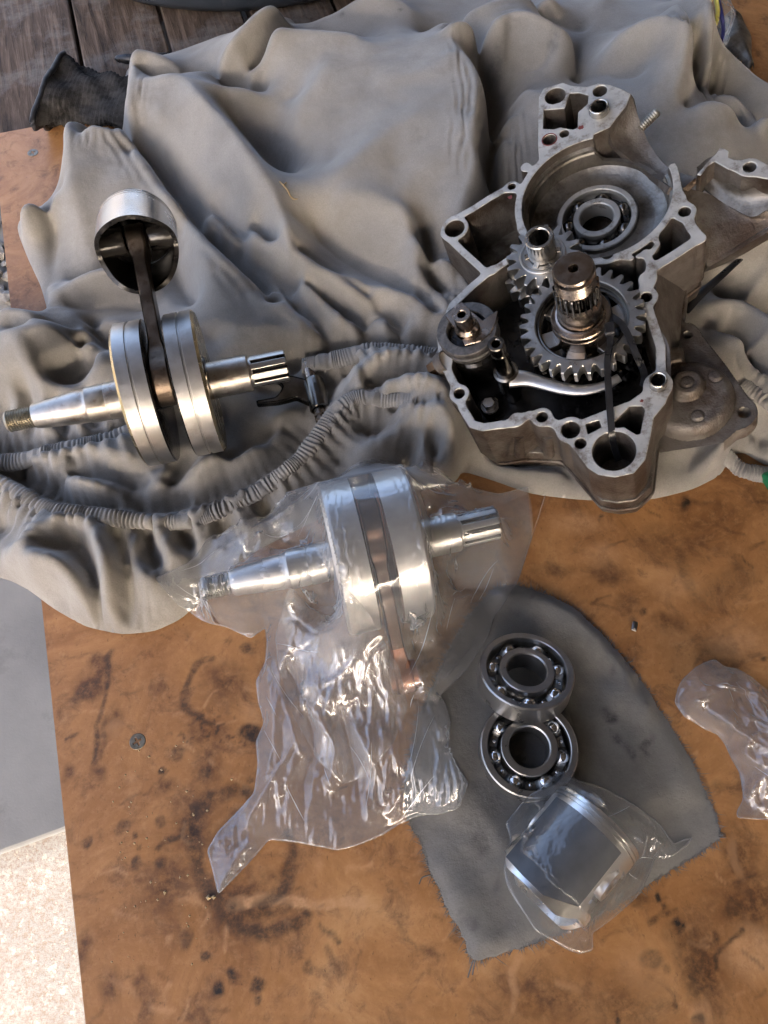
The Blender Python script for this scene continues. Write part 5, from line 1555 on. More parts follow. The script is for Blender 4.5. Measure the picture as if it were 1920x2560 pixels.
# let the fabric relax like cloth: edge lengths even out, cusps give way and slack buckles into wrinkles
def relax(X, Y, H, inside, free, lim_f, its, kb, ks, slack, sig, grip, floor_f=None, sx=None, sy=None, keep=.35):
    Q = np.stack([X, Y, H], 2).astype(np.float64)
    Q0 = Q.copy()
    Q0[:, :, 2] = blur(H, 1.0)
    dirs = ((0, 1), (1, 0), (1, 1), (1, -1))
    def pair(A, d):
        i, j = d
        if j >= 0: return A[:A.shape[0] - i, :A.shape[1] - j], A[i:, j:]
        return A[:-i, 1:], A[i:, :-1]
    rest, act = [], []
    wgt = blur(inside.astype(float), sig) + 1e-6
    for d in dirs:
        a, b_ = pair(Q, d)
        L = np.linalg.norm(b_ - a, axis=2)
        m1, m2 = pair(inside, d)
        m = (m1 & m2).astype(float)
        Ls = blur(L * m, sig) / (blur(m, sig) + 1e-6)
        sl = slack
        if sx is not None: sl = (sx if d == (0, 1) else sy if d == (1, 0) else np.sqrt((sx ** 2 + sy ** 2) / 2))[:L.shape[0], :L.shape[1]]
        rest.append(((1 - keep) * Ls * sl + keep * L * (sl if keep > .5 else 1)) * (1 + .02 * vnoise(X, Y, 55, 171)[:L.shape[0], :L.shape[1]]))
        act.append(m[:, :, None])
    fr = free[:, :, None]
    for it in range(its):
        C_ = np.zeros_like(Q)
        for d, r, m in zip(dirs, rest, act):
            a, b_ = pair(Q, d)
            v = b_ - a
            L = np.linalg.norm(v, axis=2) + 1e-9
            c = v * ((L - r) / L)[:, :, None] * m * (ks if L.shape[1] == Q.shape[1] or L.shape[0] == Q.shape[0] else ks * .5)
            i, j = d
            if j >= 0:
                C_[:Q.shape[0] - i, :Q.shape[1] - j] += c
                C_[i:, j:] -= c
            else:
                C_[:-i, 1:] += c
                C_[i:, :-1] -= c
        g = np.pad(Q, ((2, 2), (2, 2), (0, 0)), mode='edge')
        lap = .25 * (g[1:-3, 2:-2] + g[3:-1, 2:-2] + g[2:-2, 1:-3] + g[2:-2, 3:-1]) - Q
        g = np.pad(lap, ((1, 1), (1, 1), (0, 0)), mode='edge')
        bl = .25 * (g[:-2, 1:-1] + g[2:, 1:-1] + g[1:-1, :-2] + g[1:-1, 2:]) - lap
        Q += fr * (C_ - kb * bl + grip * (Q0 - Q))
        Q[:, :, 2] = np.maximum(Q[:, :, 2], .8)
        if floor_f is not None and it % 5 == 4: Q[:, :, 2] = np.maximum(Q[:, :, 2], floor_f(Q[:, :, 0], Q[:, :, 1]))
        if it % 10 == 9 and lim_f is not None: Q[:, :, 2] = np.minimum(Q[:, :, 2], lim_f(Q[:, :, 0], Q[:, :, 1]))
    return Q
def hgrid(Hg, X, Y):
    def f(x, y):
        d = X[0, 1] - X[0, 0]
        u, v = (np.asarray(x) - X[0, 0]) / d, (np.asarray(y) - Y[0, 0]) / d
        i, j = np.clip(np.floor(v).astype(int), 0, X.shape[0] - 2), np.clip(np.floor(u).astype(int), 0, X.shape[1] - 2)
        fu, fv = np.clip(u - j, 0, 1), np.clip(v - i, 0, 1)
        return (Hg[i, j] * (1 - fu) + Hg[i, j + 1] * fu) * (1 - fv) + (Hg[i + 1, j] * (1 - fu) + Hg[i + 1, j + 1] * fu) * fv
    return f
(use, f), SX, SY = snap(CX, CY, sdf, H)
H = np.where(sdf > 0, 1.0, H)
limc = np.where(lim < 1e8, np.maximum(lim - .8, .8), 400.0)
Qs = relax(SX, SY, H, use, np.clip(-sdf / 8, 0, 1) * use, hgrid(limc, CX, CY), 130, .15, .16, 1.0, 10, .055)
Qs[:, :, 2] = np.where(use, np.minimum(np.maximum(Qs[:, :, 2] + PU * np.clip(-sdf / 12, 0, 1), .8), hgrid(limc, CX, CY)(Qs[:, :, 0], Qs[:, :, 1])), Qs[:, :, 2])
vv = Qs[use]
H = np.where(use, Qs[:, :, 2], H)
sheet_c = np.array([0.0, 700.0, 0.0])
cc4 = np.stack([cst[use], cst[use] * 0, cst[use] * 0, cst[use] * 0 + 1], 1)
sheet = B().add(vv, f).obj('fitted_sheet', M['sheet'], None, 180, sheet_c, {'stain': cc4})
tag(sheet, 'large crumpled grey fitted sheet with gathered elastic hem, spread under the engine parts', 'bed sheet')
sheet_h = hgrid(np.where(sdf < 0, H, 0), CX, CY)
# gathered elastic bands
for k, (pts, h, w) in enumerate(HEMS):
    c = spl(Dl(pts, h), 400)
    L = np.linalg.norm(np.diff(c, axis=0), axis=1).sum()
    n = int(L / .62)
    c = spl(c[::8], n)
    tg = np.gradient(c, axis=0)
    tg /= np.linalg.norm(tg, axis=1)[:, None]
    nr = np.stack([-tg[:, 1], tg[:, 0]], 1)
    base = sheet_h(c[:, 0], c[:, 1])
    base = np.convolve(np.pad(base, 30, mode='edge'), np.ones(61) / 61, 'valid')
    s = np.arange(n) * .62
    ph = s / 3.6 + 2.0 * vnoise(s, s * 0, 17, 90 + k) + .5 * vnoise(s, s * 0, 5, 95 + k)
    V = []
    m_ = 18
    for q in range(m_):
        a = 2 * math.pi * q / m_
        shear = .35 * math.sin(a * 1.0) + .25 * vnoise(s, s * 0 + q * 3.0, 9, 33)
        rip = np.abs(((ph + shear) % 1.0) - .5) * 2
        g = (rip ** .8 - .5) * 2.4 * (1 + .8 * vnoise(s, s * 0 + 50, 12, 44))
        ww = (w * .60 + 1.2 * vnoise(s, s * 0, 40, 55 + k)) * (1 + .10 * vnoise(s, s * 0 + 9, 7, 56))
        sq = abs(math.cos(a)) ** .75 * np.sign(math.cos(a))
        x = c[:, 0] + nr[:, 0] * (ww * sq + g * .5 * math.cos(a))
        y = c[:, 1] + nr[:, 1] * (ww * sq + g * .5 * math.cos(a))
        z = np.maximum(base, 4) + .6 + ((3.4 + g * .9) * math.sin(a) if math.sin(a) >= 0 else 3.5 * math.sin(a)) - 2.0 * abs(math.cos(a)) ** 3
        V.append(np.stack([x, y, z], 1))
    V = np.stack(V, 1).reshape(-1, 3)
    f = [tuple(reversed(q)) for q in grid_faces(n, m_, True)] + [tuple(range(m_)), tuple(range(n * m_ - 1, (n - 1) * m_ - 1, -1))]
    B().add(V - sheet_c, f).obj('elastic_hem', M['hem'], sheet, 180)
# dark rag under the bearings -----------------------------------------------
def Dp(pts, h=0.0): return np.array([D(x, y, h)[:2] for x, y in pts])
def dense(p, step=3.0, smooth=0):
    out_ = []
    for a, b_ in zip(p, np.roll(p, -1, 0)):
        k = max(1, int(np.linalg.norm(b_ - a) / step))
        for t in np.arange(k) / k: out_.append(a + (b_ - a) * t)
    q = np.array(out_)
    for _ in range(smooth): q = (q + .5 * (np.roll(q, 1, 0) + np.roll(q, -1, 0))) / 2
    return q
rag_out = dense(Dp([(1068, 1268), (1120, 1264), (1190, 1288), (1245, 1318), (1312, 1385), (1370, 1450), (1410, 1510), (1460, 1588), (1492, 1640), (1526, 1715), (1548, 1765), (1561, 1806), (1540, 1826), (1470, 1868), (1400, 1912), (1330, 1960), (1240, 2006), (1150, 2040), (1080, 2062), (1035, 2074), (1022, 2076), (1008, 2050), (996, 2012), (975, 1985), (955, 1940), (940, 1900), (926, 1884), (918, 1850), (905, 1815), (880, 1772), (872, 1700), (900, 1560), (960, 1420), (1010, 1330)]), 2.5, 2)
rag_out += np.random.default_rng(5).uniform(-1.0, 1.0, rag_out.shape)
RX, RY = np.meshgrid(np.arange(-60, 330, 1.8), np.arange(-110, 480, 1.8))
rs = poly_sdf(RX, RY, rag_out)
RH = 2.0 + 2.2 * np.clip(fbm(RX, RY, 70, 201, 3), -.6, 1.2)
def rridge(pts, w, h):
    global RH
    d = chain_dist(RX, RY, [D(x, y)[:2] for x, y in spl(pts, 24)])
    RH += h * np.exp(-(d / w) ** 2)
rridge([(1085, 1290), (1200, 1330), (1300, 1420), (1390, 1530)], 9, 7)
rridge([(1150, 1275), (1260, 1345), (1360, 1460)], 7, 5)
rridge([(1300, 1560), (1360, 1640), (1400, 1720)], 16, 3.5)
rridge([(1330, 1500), (1440, 1610), (1480, 1700)], 12, 4)
rridge([(960, 1880), (1010, 1960), (1060, 2040)], 14, 3)
RH += np.clip(-rs / 20, 0, 1) * creases(RX, RY, 90, 20, 110, lambda c: 2.2, .8, 1.3, 7, 251, (-20, 290, -60, 240))
rridge([(950, 1700), (1020, 1750), (1080, 1800)], 14, 3)
RH = np.maximum(RH, 1.0) * np.clip(-rs / 8 + .15, .12, 1) * .8 + .3
for mx, r in ((b2.matrix_world, 37), (b1.matrix_world, 34)):
    c_ = np.array(mx.translation) / S
    RH = np.where(np.hypot(RX - c_[0], RY - c_[1]) < r, np.minimum(RH, 2.6), RH)
RH = np.where(rs < 0, RH, .5)
RH = blur(RH, 1.2)
cst = np.zeros(RX.shape)
def rblot(x, y, r, a, el=1.0, rot=0.0):
    c = D(x, y)
    rr = D(x + r, y)[0] - c[0]
    dx, dy = RX - c[0] + 3 * fbm(RX, RY, 14, 208), RY - c[1] + 3 * fbm(RX, RY, 14, 209)
    u, w_ = dx * math.cos(rot) + dy * math.sin(rot), (-dx * math.sin(rot) + dy * math.cos(rot)) * el
    cst[:] = np.maximum(cst, a * np.clip((1 - np.hypot(u, w_) / rr) / .6, 0, 1))
for x, y, r, a, el, rot in ((1310, 1550, 26, .9, 2, -.6), (1340, 1605, 40, .9, 3, -.9), (1355, 1635, 22, .8, 2, -1), (1395, 1610, 34, .9, 3, 1.1), (1390, 1630, 26, .8, 3, -.9), (1355, 1430, 14, .7, 2, -1), (1322, 1450, 18, .5, 3, 1.3), (1010, 2000, 30, .5, 1, 0), (1075, 1910, 26, .5, 3, 1.3), (1140, 1300, 14, .8, 2, .8), (1270, 1360, 18, .5, 2, -.7), (1040, 1830, 30, .5, 1.5, 1), (1110, 1320, 18, .5, 2, 0), (1385, 1530, 12, .5, 2, 0)): rblot(x, y, r, a, el, rot)
(use, f), SX, SY = snap(RX, RY, rs, RH)
blim = np.full(RX.shape, 400.0)
for mx, r in ((b2.matrix_world, 38), (b1.matrix_world, 36)):
    c_ = np.array(mx.translation) / S
    blim = np.where(np.hypot(RX - c_[0], RY - c_[1]) < r, 3.2, blim)
QR = relax(SX, SY, RH, use, np.clip(-rs / 6, 0, 1) * use, hgrid(blim, RX, RY), 90, .10, .16, 1.035, 12, .015)
RH = np.where(use, QR[:, :, 2], RH)
SX, SY = QR[:, :, 0], QR[:, :, 1]
rag_c = np.array([130.0, 230.0, 0.0])
cc4 = np.stack([cst[use], cst[use] * 0, cst[use] * 0, cst[use] * 0 + 1], 1)
rag = B().add(np.stack([SX[use], SY[use], RH[use]], 1), f).obj('rag', M['rag'], None, 180, rag_c, {'stain': cc4})
tag(rag, 'dark grey torn cloth rag with frayed edges lying flat under the two bearings', 'rag')
q = B()
for i in range(0, len(rag_out)):
    for _ in range(4):
        p0 = rag_out[i] + rng.uniform(-1.2, 1.2, 2)
        t_ = unit(np.append(rag_out[(i + 1) % len(rag_out)] - rag_out[i - 1], 0))
        nrm = np.array([t_[1], -t_[0], 0])
        if poly_sdf(np.array([p0[0] + nrm[0] * 3]), np.array([p0[1] + nrm[1] * 3]), rag_out[::4])[0] < 0: nrm = -nrm
        L = rng.gamma(1.6, 1.4) + .6
        d_ = unit(nrm + t_ * rng.uniform(-.9, .9))
        b0 = np.append(p0, .9) - nrm * 1.0
        b1_ = b0 + d_ * (L + 1) + np.array([0, 0, rng.uniform(-.5, .6)])
        s_ = np.cross(d_, (0, 0, 1)) * .22
        mid = (b0 + b1_) / 2 + t_ * rng.uniform(-.6, .6)
        up = np.array([0, 0, .22])
        q.add([b0 - s_, b0 + s_, b0 + up, mid - s_, mid + s_, mid + up, b1_], [(0, 1, 4, 3), (1, 2, 5, 4), (2, 0, 3, 5), (3, 4, 6), (4, 5, 6), (5, 3, 6)])
for pts in ([(1022, 2074), (1016, 2092), (1010, 2112)], [(1026, 2074), (1022, 2095), (1020, 2106)], [(930, 1890), (912, 1896), (905, 1910)]):
    q.add(*tube(spl([np.append(D(x, y)[:2], 1.0) for x, y in pts], 10), .5, 6))
tag(q.obj('frayed_threads', M['rag'], None, 0), kind='stuff')
fr_ = [o for o in scn.objects if o.name == 'frayed_threads'][0]
fr_.parent = rag
fr_.location = tuple(-rag_c * S)
rag_h = hgrid(np.where(rs < 0, RH, 0), RX, RY)
def ground_h(X, Y): return np.maximum(np.maximum(np.where((X > CX[0, 0]) & (Y > CY[0, 0] + 1), sheet_h(X, Y), 0), np.where((X > RX[0, 0]) & (X < RX[0, -1]) & (Y > RY[0, 0]) & (Y < RY[-1, 0]), rag_h(X, Y), 0)), 0)

# clear bags ---------------------------------------------------------------
def cyl_top(X, Y, A, Bp, r, pad=0.8):
    ax = Bp - A
    L = np.hypot(ax[0], ax[1])
    u = ax / L
    t = ((X - A[0]) * u[0] + (Y - A[1]) * u[1]) / L
    dd = np.abs(-(X - A[0]) * u[1] + (Y - A[1]) * u[0])
    z = A[2] + (Bp[2] - A[2]) * np.clip(t, 0, 1)
    rr = r + pad
    top = z + np.sqrt(np.maximum(rr * rr - dd * dd, 0))
    return np.where((t > -.002) & (t < 1.002) & (dd < rr), top, -9.0)
def film_mesh(name, X, Y, sd, top, low, mat, par, loc, obst, sx, sy, its=110, kb=.05, grip=.012, seed=1, two=True, lines=None, loose=1.0):
    """thin film: a slack sheet that buckles into soft creases while lying on what it wraps"""
    q = np.random.default_rng(seed)
    (use, f), SX, SY = snap(X, Y, sd, top)
    T0 = np.where(sd > 0, low + .5, top + q.normal(0, .12, top.shape))
    Q = relax(SX, SY, T0, use, np.clip(-sd / 5, 0, 1) * use * loose, None, its, kb, .17, 1.0, 6, grip, hgrid(obst, X, Y), sx, sy, .6)
    b = B()
    b.add(Q[use], f)
    if two: b.add(np.stack([SX[use], SY[use], low[use]], 1), [tuple(reversed(k)) for k in f])
    tf, of, sf = hgrid(np.where(use, Q[:, :, 2], low), X, Y), hgrid(obst, X, Y), hgrid(sd, X, Y)
    for k in range(lines[0] if lines else 0):         # a few whitened creases along the folds
        c = np.array([q.uniform(lines[1], lines[2]), q.uniform(lines[3], lines[4])])
        if sf(c[:1], c[1:])[0] > -6 or tf(c[:1], c[1:])[0] - of(c[:1], c[1:])[0] < 2: continue
        a_ = lines[5](c) + q.normal(0, .25)
        L, kk = q.uniform(10, 50), q.normal(0, .18)
        p2 = []
        for t in np.linspace(-.5, .5, 14):
            p = c + L * t * np.array([math.cos(a_ + kk * t), math.sin(a_ + kk * t)])
            if sf(p[:1], p[1:])[0] < -2: p2.append(np.append(p, tf(p[:1], p[1:])[0] + .15))
        if len(p2) > 5: b.add(*tube(spl(p2, 16), q.uniform(.10, .24) * np.sin(np.linspace(.05, math.pi - .05, 16)) + .02, 4, False), 1)
    return b.obj(name, [mat, M['crease']], par, 180, loc)
def seam(outl_, hf, par, loc, r=.55, lift=.6):
    p = np.vstack([outl_, outl_[:2]])
    z = np.maximum(hf(p[:, 0], p[:, 1]), .3) + lift
    z = np.convolve(np.pad(z, 2, mode='edge'), np.ones(5) / 5, 'valid')
    rr = r * (.7 + .5 * np.abs(vnoise(p[:, 0], p[:, 1], 15, 900)))
    V, Fc = tube(np.column_stack([p, z]) - loc, rr, 5, False)
    B().add(V, Fc).obj('film_edge', M['film3'], par, 180)
bag_out = dense(np.array([D(x, y, 30 if x < 480 and y < 1300 else 24 if x < 700 and y < 1140 else 16 if y < 1070 and x < 1130 else 4)[:2] for x, y in [(337, 1252), (400, 1215), (480, 1165), (540, 1128), (590, 1097), (690, 1052), (760, 1026), (860, 1010), (915, 1012), (1010, 1034), (1080, 1050), (1130, 1054), (1181, 1060), (1166, 1110), (1148, 1165), (1132, 1215), (1118, 1256), (1092, 1300), (1068, 1330), (1055, 1372), (1012, 1440), (985, 1470), (950, 1500), (962, 1520), (974, 1560), (968, 1612), (985, 1650), (1012, 1692), (1000, 1720), (992, 1744), (955, 1758), (905, 1760), (860, 1780), (830, 1800), (780, 1822), (730, 1836), (700, 1830), (640, 1818), (580, 1812), (546, 1852), (500, 1900), (470, 1931), (458, 1880), (446, 1836), (470, 1795), (512, 1752), (548, 1712), (556, 1650), (552, 1600), (570, 1560), (556, 1510), (552, 1470), (572, 1430), (576, 1385), (572, 1352), (540, 1376), (490, 1352), (440, 1340), (402, 1316), (372, 1290)]]), 2.0, 1)
GXb, GYb = np.meshgrid(np.arange(-235, 130, 1.3), np.arange(-20, 505, 1.3))
bs = poly_sdf(GXb, GYb, bag_out)
base = ground_h(GXb, GYb)
base = np.maximum(base, blur(base, 3))
ob = base + 1.6
def up(A, Bp, r): 
    global ob
    ob = np.maximum(ob, cyl_top(GXb, GYb, A, Bp, r))
up(pt(NM, -33.5), pt(NM, 33.5), 60.5)
up(pt(NM, -70), pt(NM, -30), 15.5); up(pt(NM, -112), pt(NM, -69), 12); up(pt(NM, -136), pt(NM, -110), 9)
up(pt(NM, 30), pt(NM, 68), 15.5); up(pt(NM, 66), pt(NM, 99), 13.2)
up(pt(NM, 0, 34 * math.cos(NBETA), 34 * math.sin(NBETA)), pt(NM, 0, sp_[1], sp_[2]), 12)
up(pt(NM, -12, sp_[1], sp_[2]), pt(NM, 12, sp_[1], sp_[2]), 15)
fx_, fc_ = np.zeros(GXb.shape), np.zeros(GXb.shape)
def brast(pts, X, Y, fx, fc):
    p = np.array(pts, float)
    d = X[0, 1] - X[0, 0]
    k = max(8, int(np.linalg.norm(np.diff(p[:, :2], axis=0), axis=1).sum() / .8))
    for x, y, h in spl(p, k):
        w = D(x, y, h)
        j, i = int(round((w[0] - X[0, 0]) / d)), int(round((w[1] - Y[0, 0]) / d))
        if 0 <= i < X.shape[0] and 0 <= j < X.shape[1]:
            fx[i, j] += h; fc[i, j] += 1
b5 = lambda *p: [(414.8 + .4011 * x, 1348 + .4011 * y, h) for x, y, h in p]
b4 = lambda *p: [(328.3 + .5313 * x, 967.7 + .5313 * y, h) for x, y, h in p]
BLINES = [b5((560, 0, 40), (520, 150, 30), (470, 300, 24), (560, 600, 26), (600, 720, 20)), b5((690, 60, 46), (640, 250, 30), (600, 400, 28), (760, 640, 24), (740, 860, 18)), b5((400, 180, 14), (420, 420, 20), (440, 600, 22), (400, 820, 16)),
 b5((520, 250, 12), (610, 420, 12), (660, 640, 10), (600, 860, 8)), b5((800, 250, 40), (730, 430, 32), (700, 470, 20)), b5((870, 540, 30), (930, 680, 28), (1000, 800, 22), (1040, 960, 14)), b5((1360, 560, 24), (1420, 740, 28), (1440, 860, 26), (1425, 960, 16)), b5((1210, 730, 26), (1130, 880, 20), (1060, 1020, 10)),
 b5((980, 560, 26), (1060, 640, 28), (1110, 740, 26), (1130, 840, 16)), b5((820, 520, 12), (860, 700, 10), (900, 900, 8)), b5((340, 1180, 3), (300, 1060, 8), (420, 850, 18), (560, 620, 24)), b5((450, 1010, 6), (520, 820, 18), (600, 700, 20)), b5((640, 1180, 3), (700, 1020, 8), (780, 950, 10)), b5((780, 1200, 3), (800, 1060, 8), (830, 960, 10)), b5((930, 1150, 2), (860, 1010, 8)),
 b5((140, 1440, 2), (270, 1215, 8), (330, 1180, 7)), b5((80, 1160, 2), (270, 1200, 5)), b5((1350, 300, 20), (1330, 400, 14), (1200, 420, 10)), b5((1500, 120, 10), (1360, 300, 24), (1000, 520, 24)), b5((1480, 860, 8), (1420, 960, 16), (1200, 1030, 8)),
 b4((20, 540, 22), (180, 470, 20), (330, 300, 34), (500, 190, 44), (670, 140, 60)), b4((180, 660, 4), (230, 600, 14), (270, 560, 22)), b4((430, 330, 62), (500, 410, 40), (620, 400, 40)), b4((600, 360, 60), (690, 480, 46), (780, 660, 50)), b4((600, 560, 26), (640, 640, 20), (760, 700, 36)), b4((1120, 260, 70), (1140, 420, 76), (1090, 560, 66), (1020, 740, 44)), b4((1150, 600, 40), (1210, 660, 26), (1160, 760, 20)), b4((1230, 500, 22), (1330, 300, 24), (1560, 170, 4)), b4((1250, 120, 20), (1400, 150, 14), (1560, 166, 4)), b4((1420, 560, 3), (1250, 580, 10), (1200, 450, 30)), b4((1090, 700, 30), (1050, 880, 24), (1000, 990, 12)), b4((300, 560, 30), (330, 480, 34), (390, 460, 32))]
for L in BLINES: brast(L, GXb, GYb, fx_, fc_)
fixb = (fc_ > 0) & (bs < -2)
hb_ = np.where(fixb, np.maximum(fx_ / np.maximum(fc_, 1), ob), 0)
edge_ = (bs > -1.6) & (bs < 1.1)
hb_ = np.where(edge_ & ~fixb, base + 1.6, hb_)
TB_ = solve(hb_, fixb | edge_, ob, 5, 320)
slack = np.clip((TB_ - ob) / 7.0, 0.12, 1) * np.clip(-bs / 12, 0, 1)
south = np.clip((P(900, 1640)[1] - GYb) / 60 + .35, .3, 1)
cr = 1.5 * (crumple(GXb * 1.4, GYb * .6, 44, 301, 3) - .5) * 7 + .6 * (crumple(GXb * 1.4, GYb * .7, 20, 311, 3) - .5) * 5
tipL, tipR, mid_ = D(345, 1250, 20)[:2], D(1180, 1060, 4)[:2], D(900, 1330, 30)[:2]
cr += creases(GXb, GYb, 120, 30, 130, lambda c: math.pi / 2 + .15, .3, 1.5, 2.4, 611, (-165, 25, 0, 175))
cr += creases(GXb, GYb, 70, 8, 34, lambda c: 0, 1.5, .9, 1.8, 612, (-165, 25, 0, 175))
crt = creases(GXb, GYb, 26, 20, 110, lambda c: math.atan2(*(c - tipL)[::-1]), .2, 2.2, 2.6, 613, (-220, -60, 150, 290))
crt += creases(GXb, GYb, 26, 20, 110, lambda c: math.atan2(*(c - tipR)[::-1]), .35, 2.2, 2.6, 614, (0, 100, 120, 320))
crt += creases(GXb, GYb, 30, 20, 70, lambda c: math.atan2(*(c - mid_)[::-1]), .5, 2.2, 2.6, 615, (-120, 60, 110, 240))
TB_ = np.maximum(TB_ + .5 * cr * slack * south + .9 * crt * np.clip(slack * 1.2, .25, 1) * np.clip(-bs / 6, 0, 1), ob - .2)
TB_ = blur(TB_, .45)
low = base + .7 + .5 * crumple(GXb, GYb, 22, 321, 6) * np.clip(-bs / 8, 0, 1)
low = np.minimum(low, np.maximum(TB_ - .4, base + .3))
for A, Bp, r in ((pt(NM, -33.5), pt(NM, 33.5), 60.5),): low = np.where(under := (np.abs((GXb - A[0]) * (Bp - A)[1] - (GYb - A[1]) * (Bp - A)[0]) / np.hypot(*(Bp - A)[:2]) < 30), np.minimum(low, base + .3), low)
bagc = np.array([-50.0, 280.0, 0.0])
skirt = np.clip((D(900, 1440)[1] - GYb) / 40 + .5, 0, 1)
ns = fbm(GXb, GYb, 40, 341, 2)
sxb = 1.016 + skirt * (.06 + .075 * ns)
syb = 1.014 + skirt * (.02 + .05 * fbm(GXb, GYb, 34, 351, 2))
bag = film_mesh('plastic_bag', GXb, GYb, bs, TB_, low, M['film'], None, bagc, ob - .3, sxb, syb, 120, .05, .012, 31, True, (70, -170, 95, -30, 290, lambda c: (math.pi / 2 + .2 - .004 * (c[0] + 40)) if c[1] < 150 else math.atan2(*(c - tipL)[::-1]) if c[0] < -60 else math.atan2(*(c - tipR)[::-1])))
seam(bag_out, hgrid(base, GXb, GYb), bag, bagc)
tag(bag, 'large crumpled clear plastic bag wrapped around the new crankshaft', 'plastic bag')
# an extra loose fold of film lying over the rod end
fold_out = dense(Dp([(640, 1330), (720, 1345), (800, 1400), (860, 1470), (880, 1540), (850, 1620), (800, 1680), (740, 1700), (690, 1650), (640, 1560), (610, 1460), (600, 1390)]), 2, 2)
fs_ = poly_sdf(GXb, GYb, fold_out)
ft = TB_ + 2.0 + np.clip(-fs_ / 10, 0, 1) * (5.0 * crumple(GXb, GYb * .7, 24, 331, 8))
lfold = film_mesh('loose_fold', GXb, GYb, fs_, ft, TB_ + 1.0, M['film'], bag, bagc, TB_ + .5, sxb + .02, syb, 60, .05, .012, 37, False)
lfold.location = (0, 0, 0)

# small bag round the new piston
c6s = lambda *p: [(950.5 + .4271 * x, 1330.7 + .4271 * y) for x, y in p]
sb_out = dense(Dp(c6s((330, 1050), (370, 1000), (420, 935), (470, 900), (520, 850), (580, 815), (625, 806), (700, 838), (780, 860), (850, 892), (930, 938), (1040, 1005), (1110, 1060), (1150, 1120), (1178, 1158), (1220, 1135), (1276, 1120), (1240, 1165), (1195, 1195), (1160, 1222), (1080, 1228), (1060, 1290), (1010, 1400), (960, 1450), (870, 1530), (792, 1588), (768, 1600), (770, 1690), (735, 1700), (700, 1706), (650, 1690), (600, 1660), (540, 1620), (480, 1590), (430, 1510), (380, 1440), (345, 1380), (330, 1340), (320, 1270), (345, 1200), (355, 1130))), 1.6, 1)
PXb, PYb = np.meshgrid(np.arange(85, 270, .85), np.arange(-70, 260, .85))
ps_ = poly_sdf(PXb, PYb, sb_out)
pbase = ground_h(PXb, PYb)
for mx in (b2.matrix_world,):
    c_ = np.array(mx.translation) / S
    pbase = np.where(np.hypot(PXb - c_[0], PYb - c_[1]) < 36.5, np.maximum(pbase, c_[2] + 10), pbase)
pob = np.maximum(pbase + 1.0, cyl_top(PXb, PYb, pt(NPM, 0, 0, -26), pt(NPM, 0, 0, 31), 33.4, .7))
fx2, fc2 = np.zeros(PXb.shape), np.zeros(PXb.shape)
q6 = lambda *p: [(950.5 + .4271 * x, 1330.7 + .4271 * y, h) for x, y, h in p]
for L in (q6((1050, 1120, 40), (1110, 1120, 24), (1180, 1180, 6), (1270, 1124, 4)), q6((1070, 1060, 34), (1140, 1110, 10)), q6((570, 1480, 40), (640, 1560, 20), (750, 1690, 3)), q6((520, 1400, 44), (480, 1500, 24), (560, 1640, 4)), q6((620, 1500, 36), (580, 1600, 14), (600, 1650, 3)), q6((760, 1500, 34), (770, 1590, 4)), q6((850, 1450, 40), (860, 1530, 4))): brast(L, PXb, PYb, fx2, fc2)
fixp = (fc2 > 0) & (ps_ < -2)
hp_ = np.where(fixp, np.maximum(fx2 / np.maximum(fc2, 1), pob), 0)
ed = (ps_ > -1.4) & (ps_ < .9)
hp_ = np.where(ed & ~fixp, pbase + 1.2, hp_)
TP = solve(hp_, fixp | ed, pob, 5, 300)
slk = np.clip((TP - pob) / 6, .10, 1) * np.clip(-ps_ / 8, 0, 1)
crp = creases(PXb, PYb, 60, 12, 60, lambda c: math.atan2(*(c - NPC[:2])[::-1]), .5, 3.0, 3.5, 621, (95, 260, -60, 240)) + creases(PXb, PYb, 50, 8, 24, lambda c: 0, 1.5, 1.6, 2.4, 622, (95, 260, -60, 240))
TP = blur(np.maximum(TP + np.clip(slk * 1.5 - .15, .03, 1) * np.clip(-ps_ / 6, 0, 1) * crp + slk * (9 * (crumple(PXb, PYb, 22, 401, 3) - .5) + 6 * (crumple(PXb, PYb, 11, 411, 3) - .5)), pob - .1), .4)
pl_ = np.minimum(pbase + .5, TP - .3)
o_ = np.ones(PXb.shape)
lz = np.clip((blur(TP - pob, 2) - 1.0) / 6, 0, 1)
sbag = film_mesh('plastic_bag', PXb, PYb, ps_, TP, pl_, M['film2'], None, np.array([180.0, 140.0, 0]), pob - .1, o_ * 1.003 + lz * (.04 + .03 * fbm(PXb, PYb, 24, 361, 2)), o_ * 1.003 + lz * (.04 + .03 * fbm(PXb, PYb, 24, 371, 2)), 90, .05, .02, 41, True, (40, 100, 260, -60, 230, lambda c: math.atan2(*(c - NPC[:2])[::-1])), blur(lz, 1.5))
seam(sb_out, hgrid(pbase, PXb, PYb), sbag, np.array([180.0, 140.0, 0]), .4)
tag(sbag, 'small clear plastic bag with pinched corners wrapped tightly around the new piston', 'plastic bag')

